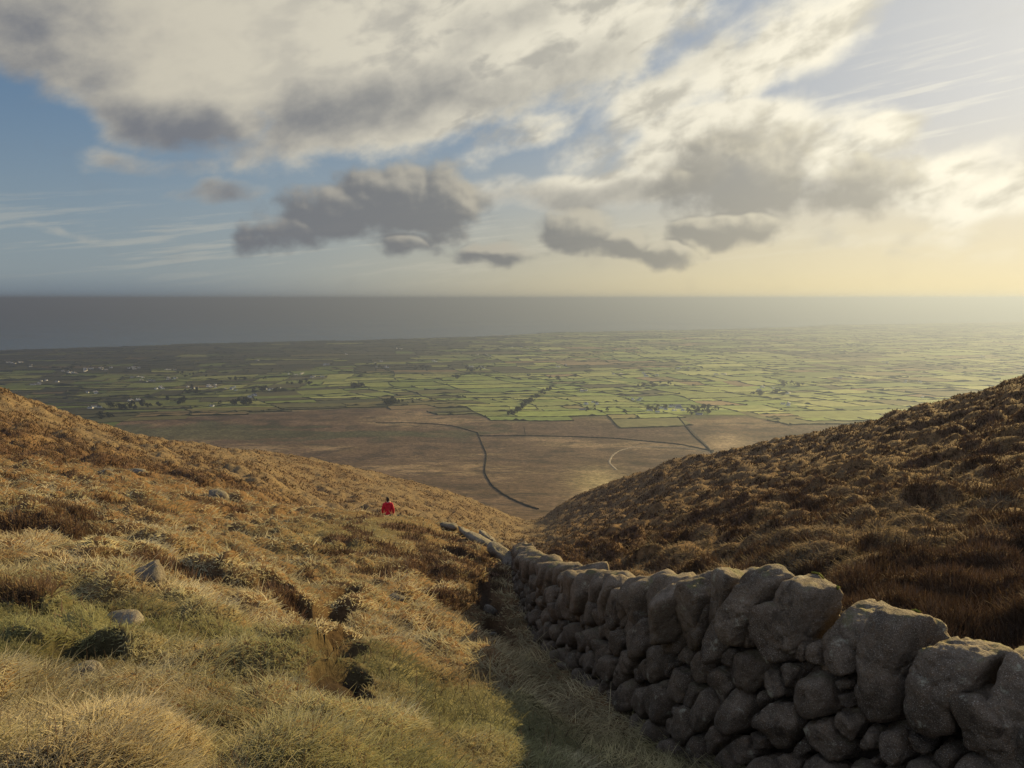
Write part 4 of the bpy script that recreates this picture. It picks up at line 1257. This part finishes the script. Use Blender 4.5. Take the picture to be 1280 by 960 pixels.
def cloud_group(name, ells, scale, ysq, warp, amp, lo, hi, rot=0.0, detail=7, rough=.55, wscale=.22, dist=0.0):
    g = bpy.data.node_groups.new(name, 'ShaderNodeTree')
    g.interface.new_socket('Vector', in_out='INPUT', socket_type='NodeSocketVector'); g.interface.new_socket('Density', in_out='OUTPUT', socket_type='NodeSocketFloat')
    g.interface.new_socket('Raw', in_out='OUTPUT', socket_type='NodeSocketFloat'); g.interface.new_socket('Body', in_out='OUTPUT', socket_type='NodeSocketFloat')
    h = NT(g); gi = h.n('NodeGroupInput'); go = h.n('NodeGroupOutput'); v = gi.outputs[0]
    nz = h.n('ShaderNodeTexNoise'); nz.inputs['Scale'].default_value = wscale; nz.noise_dimensions = '2D'; nz.inputs['Detail'].default_value = 2; nz.inputs['Roughness'].default_value = .46
    h.link(v, nz.inputs['Vector'])
    off = h.vmath('SCALE', h.vmath('SUBTRACT', nz.outputs['Color'], (.5, .5, .5)), sc=warp)
    mpw = h.n('ShaderNodeVectorMath', operation='MULTIPLY'); h.link(off, mpw.inputs[0]); mpw.inputs[1].default_value = (1, .6, 0)
    vw = h.vmath('ADD', v, mpw.outputs[0])
    acc = None
    for (a0, e0, ra, re, ro, wg) in ells:
        mp = h.n('ShaderNodeMapping', vector_type='TEXTURE'); h.link(vw, mp.inputs['Vector'])
        mp.inputs['Location'].default_value = (a0, e0, 0); mp.inputs['Rotation'].default_value = (0, 0, ro); mp.inputs['Scale'].default_value = (ra, re, 1)
        ln = h.vmath('LENGTH', mp.outputs[0])
        e = h.mapr(ln, 1.35, .15, 0, wg)
        acc = e if acc is None else h.math('SMOOTH_MAX', acc, e, .12)
    mp = h.n('ShaderNodeMapping', vector_type='TEXTURE'); h.link(v, mp.inputs['Vector']); mp.inputs['Rotation'].default_value = (0, 0, R(rot)); mp.inputs['Scale'].default_value = (1, ysq, 1)
    n_ = h.noise(mp.outputs[0], scale, detail, rough, dist, '2D')
    raw = h.math('ADD', acc, h.math('MULTIPLY', h.math('SUBTRACT', n_, .5), amp))
    gate = h.mapr(acc, .02, .22)
    dn = h.math('MULTIPLY', h.mapr(raw, lo, hi), gate)
    h.link(dn, go.inputs[0]); h.link(raw, go.inputs[1]); h.link(acc, go.inputs[2])
    return g


def use(g, vec):
    x = hw.n('ShaderNodeGroup'); x.node_tree = g; hw.link(vec, x.inputs[0]); return x.outputs[0], x.outputs[1], x.outputs[2]


def shifted(dx, dy): return hw.vmath('ADD', AE, (dx, dy, 0))


# sun closeness 0..1
S = Vector((math.sin(R(SUN_AZ)) * math.cos(R(SUN_EL)), math.cos(R(SUN_AZ)) * math.cos(R(SUN_EL)), math.sin(R(SUN_EL))))
cs_ = hw.vmath('DOT_PRODUCT', Dv, tuple(S))
ang = hw.math('MULTIPLY', hw.math('ARCCOSINE', hw.math('MINIMUM', cs_, .99999)), 180 / math.pi)
near = hw.mapr(ang, 72, 12, 0, 1)
glow = hw.math('POWER', hw.mapr(ang, 44, 3, 0, 1, smooth=False), 1.7)


def dl_(c): return tuple(K * ((x / 255 + .055) / 1.055) ** 2.4 if x > 10 else 0 for x in c)   # display colour -> radiance


# clear sky: the Nishita sky, thinned and warmed by low haze
base = hw.vmath('MULTIPLY', sky.outputs[0], (.46, .60, .88))
skyc = hw.n('ShaderNodeVectorMath', operation='DIVIDE'); hw.link(base, skyc.inputs[0])
den = hw.vmath('ADD', hw.vmath('SCALE', base, sc=1.5 / (K * 1.0)), (1, 1, 1)); hw.link(den, skyc.inputs[1])
skyc = skyc.outputs[0]
hzn = hw.mix(near, dl_((147, 160, 166)), dl_((250, 228, 168)))
skyc = hw.mix(hw.math('MULTIPLY', hw.math('POWER', hw.mapr(el, 13.0, -1.0, 0, 1, smooth=False), 1.5), .92), skyc, hzn)
# thin high streaks
bank = hw.mix(near, dl_((116, 130, 142)), dl_((240, 220, 170)))
skyc = hw.mix(hw.mapr(el, 2.0, -.4, 0, .95), skyc, bank)
GA = cloud_group('high_deck', [ell(120, -30, 520, 175, -4, 1.7), ell(205, 125, 190, 74, -8, 1.35), ell(540, 60, 400, 130, 8, 1.5), ell(480, 145, 260, 66, 12, 1.25), ell(650, 165, 130, 40, 22, .78), ell(735, 178, 120, 40, 22, .75),
                               ell(900, 160, 150, 62, 0, 1.3), ell(850, 205, 120, 66, 0, 1.15), ell(1010, 195, 100, 66, 0, 1.2), ell(940, 70, 350, 70, 27, 1.0), ell(840, 130, 220, 70, 20, .85), ell(1120, 152, 100, 28, 10, .95), ell(1000, 175, 200, 60, 6, .9), ell(1150, 225, 210, 44, 4, 1.0), ell(1290, 235, 220, 50, 4, .9), ell(720, 240, 200, 32, 0, 1.05), ell(275, 238, 72, 18, 4, .75),
                               ell(190, 206, 140, 24, 0, .55), ell(430, 190, 100, 24, 10, .7), ell(600, 262, 90, 14, 0, .5), ell(1080, 298, 230, 22, 0, .5), ell(60, 282, 130, 12, -7, .5), ell(1050, 303, 80, 20, 0, .6), ell(1130, 314, 60, 14, 0, .55), ell(1240, 318, 70, 18, 0, .6), ell(1000, 10, 260, 40, 25, .6)],
                 .19, .62, 4.0, 1.25, .28, .95, rot=19, detail=8, rough=.56, wscale=.14, dist=.12)
GD = cloud_group('cloud_shade', [ell(225, 168, 170, 48, -6, 1.1), ell(450, 135, 230, 56, 14, 1.05), ell(-20, 50, 260, 200, 0, .8), ell(690, 95, 190, 44, 16, .75), ell(330, 160, 140, 44, 0, .7), ell(640, 20, 140, 40, 20, .5), ell(900, 55, 110, 26, 25, .5), ell(730, 246, 170, 22, 0, 1.0), ell(860, 220, 80, 40, 0, .6), ell(270, 242, 90, 26, 0, .9), ell(190, 208, 130, 26, 0, .7), ell(1080, 240, 110, 34, 0, .6)],
                 .26, .62, 4.0, 1.1, -.1, 1.35, rot=19, detail=6, rough=.55, wscale=.14)
GB = cloud_group('cumulus', [ell(500, 250, 112, 50, 0, 1.2), ell(556, 256, 50, 60, 0, 1.2), ell(432, 262, 100, 42, 4, 1.1), ell(365, 286, 76, 32, 10, .95), ell(325, 300, 44, 22, 10, .7), ell(510, 304, 56, 22, 0, .75),
                             ell(722, 290, 70, 31, -4, 1.1), ell(782, 302, 54, 24, -6, .95), ell(836, 318, 46, 24, -4, .95), ell(622, 319, 60, 19, 0, .95),
                             ell(930, 215, 112, 74, 0, 1.1), ell(860, 232, 66, 42, 0, .9), ell(912, 285, 86, 30, 2, 1.15), ell(1070, 235, 120, 44, 0, .8),],
                   .40, .8, 1.2, 1.3, .10, .78, detail=8, rough=.5, wscale=.4)
dA, rA, _ = use(GA, AE); dD, rD, _ = use(GD, AE)
dB, rB, bB = use(GB, AE); dB2, rB2, bB2 = use(GB, shifted(.28, .36))
# deck colours: thin parts glow, thick parts go grey; everything warms and brightens towards the sun
lit = hw.mix(near, dl_((202, 195, 177)), dl_((248, 241, 220)))
shd = hw.mix(near, dl_((113, 116, 124)), dl_((180, 176, 162)))
mp = hw.n('ShaderNodeMapping', vector_type='TEXTURE'); hw.link(AE, mp.inputs['Vector']); mp.inputs['Rotation'].default_value = (0, 0, R(19)); mp.inputs['Scale'].default_value = (1.2, .6, 1); mot = mp.outputs[0]
colA = hw.mix(hw.math('MAXIMUM', dD, hw.math('MULTIPLY', hw.mapr(hw.noise(mot, .30, 6, .52, .15, '2D'), .40, .70), hw.mapr(az, -24, 4, .12, .75))), lit, shd)
alphaA = hw.math('MULTIPLY', dA, hw.mapr(el, 1.0, 5.0, 0, .96))
mp = hw.n('ShaderNodeMapping', vector_type='TEXTURE'); hw.link(AE, mp.inputs['Vector']); mp.inputs['Rotation'].default_value = (0, 0, R(7)); mp.inputs['Scale'].default_value = (9, .55, 1)
stk = hw.mapr(hw.noise(mp.outputs[0], 1.0, 4, .6, 0, '2D'), .48, .72)
a0, e0, ra, re, ro, _ = ell(1170, 130, 260, 110, 5)
mp = hw.n('ShaderNodeMapping', vector_type='TEXTURE'); hw.link(AE, mp.inputs['Vector']); mp.inputs['Location'].default_value = (a0, e0, 0); mp.inputs['Scale'].default_value = (ra, re, 1)
m1 = hw.mapr(hw.vmath('LENGTH', mp.outputs[0]), 1.2, .2, 0, .32)
a0, e0, ra, re, ro, _ = ell(300, 300, 900, 60, 0)
mp = hw.n('ShaderNodeMapping', vector_type='TEXTURE'); hw.link(AE, mp.inputs['Vector']); mp.inputs['Location'].default_value = (a0, e0, 0); mp.inputs['Scale'].default_value = (ra, re, 1)
m2 = hw.mapr(hw.vmath('LENGTH', mp.outputs[0]), 1.2, .2, 0, .28)
skyc = hw.mix(hw.math('MULTIPLY', stk, hw.math('MAXIMUM', m1, m2)), skyc, lit)
c = hw.mix(alphaA, skyc, colA)
# cumulus: dark body, bright rim where little cloud lies between it and the sun
shadeB = hw.math('SUBTRACT', 1.0, hw.mapr(hw.math('ADD', hw.math('SUBTRACT', bB, bB2), hw.math('MULTIPLY', hw.math('SUBTRACT', rB, rB2), .3)), -.02, .36, 0, .62))
rim = hw.mix(near, dl_((172, 166, 156)), dl_((246, 236, 205)))
body = hw.mix(near, dl_((110, 113, 120)), dl_((142, 140, 132)))
colB = hw.mix(shadeB, rim, body)
alphaB = hw.math('MULTIPLY', dB, hw.mapr(near, .3, 1.0, .94, .74))
c = hw.mix(alphaB, c, colB)
# sun glow through thin cloud
c = hw.vmath('ADD', c, hw.vmath('SCALE', dl_((255, 240, 205)), sc=hw.math('MULTIPLY', glow, .24)))
back_fill = hw.math('MAXIMUM', hw.mapr(sp.outputs[1], .35, -.35), hw.mapr(el, 38, 62))  # added bright cloud, unseen behind and overhead, as fill light for the shadows
back_fill = hw.math('MULTIPLY', back_fill, hw.mapr(hw.noise(Dv, 2.2, 5, .6), .36, .6, .35, .92))
back_fill = hw.math('MULTIPLY', back_fill, hw.mapr(el, -2, 6))
c = hw.mix(back_fill, c, tuple(1.15 * q for q in dl_((206, 213, 230))))
hw.link(c, bg.inputs['Color'])

sun = bpy.data.lights.new('sun', 'SUN'); sun.energy = 5.0; sun.angle = R(.6); sun.color = (1.0, .72, .29)
so = bpy.data.objects.new('sun', sun); C.objects.link(so); so.rotation_euler = S.to_track_quat('Z', 'Y').to_euler(); so.location = S * 100 + Vector((0, 0, CAMZ))

# ------------------------------------------------------------------ camera, render
cam = bpy.data.cameras.new('camera'); cam.sensor_width = 36; cam.sensor_fit = 'HORIZONTAL'; cam.lens = 36 * F / 1280; cam.clip_start = .1; cam.clip_end = 120000
co = bpy.data.objects.new('camera', cam); C.objects.link(co); co.location = (0, 0, CAMZ); co.rotation_euler = (R(90) - PITCH, 0, 0)
sc = bpy.context.scene; sc.camera = co
sc.view_settings.view_transform = 'Standard'; sc.view_settings.look = 'None'; sc.view_settings.exposure = EXPOSURE; sc.view_settings.gamma = 1; sc.view_settings.use_curve_mapping = False
sc.render.engine = 'CYCLES'; sc.cycles.use_denoising = True
sc.cycles.max_bounces = 4; sc.cycles.diffuse_bounces = 2; sc.cycles.glossy_bounces = 2; sc.cycles.transmission_bounces = 3; sc.cycles.volume_bounces = 0; sc.cycles.transparent_max_bounces = 8
sc.cycles_curves.shape = 'RIBBONS'
wd.cycles.sampling_method = 'MANUAL'; wd.cycles.sample_map_resolution = 512
print('done', round(time.time() - T0, 1))
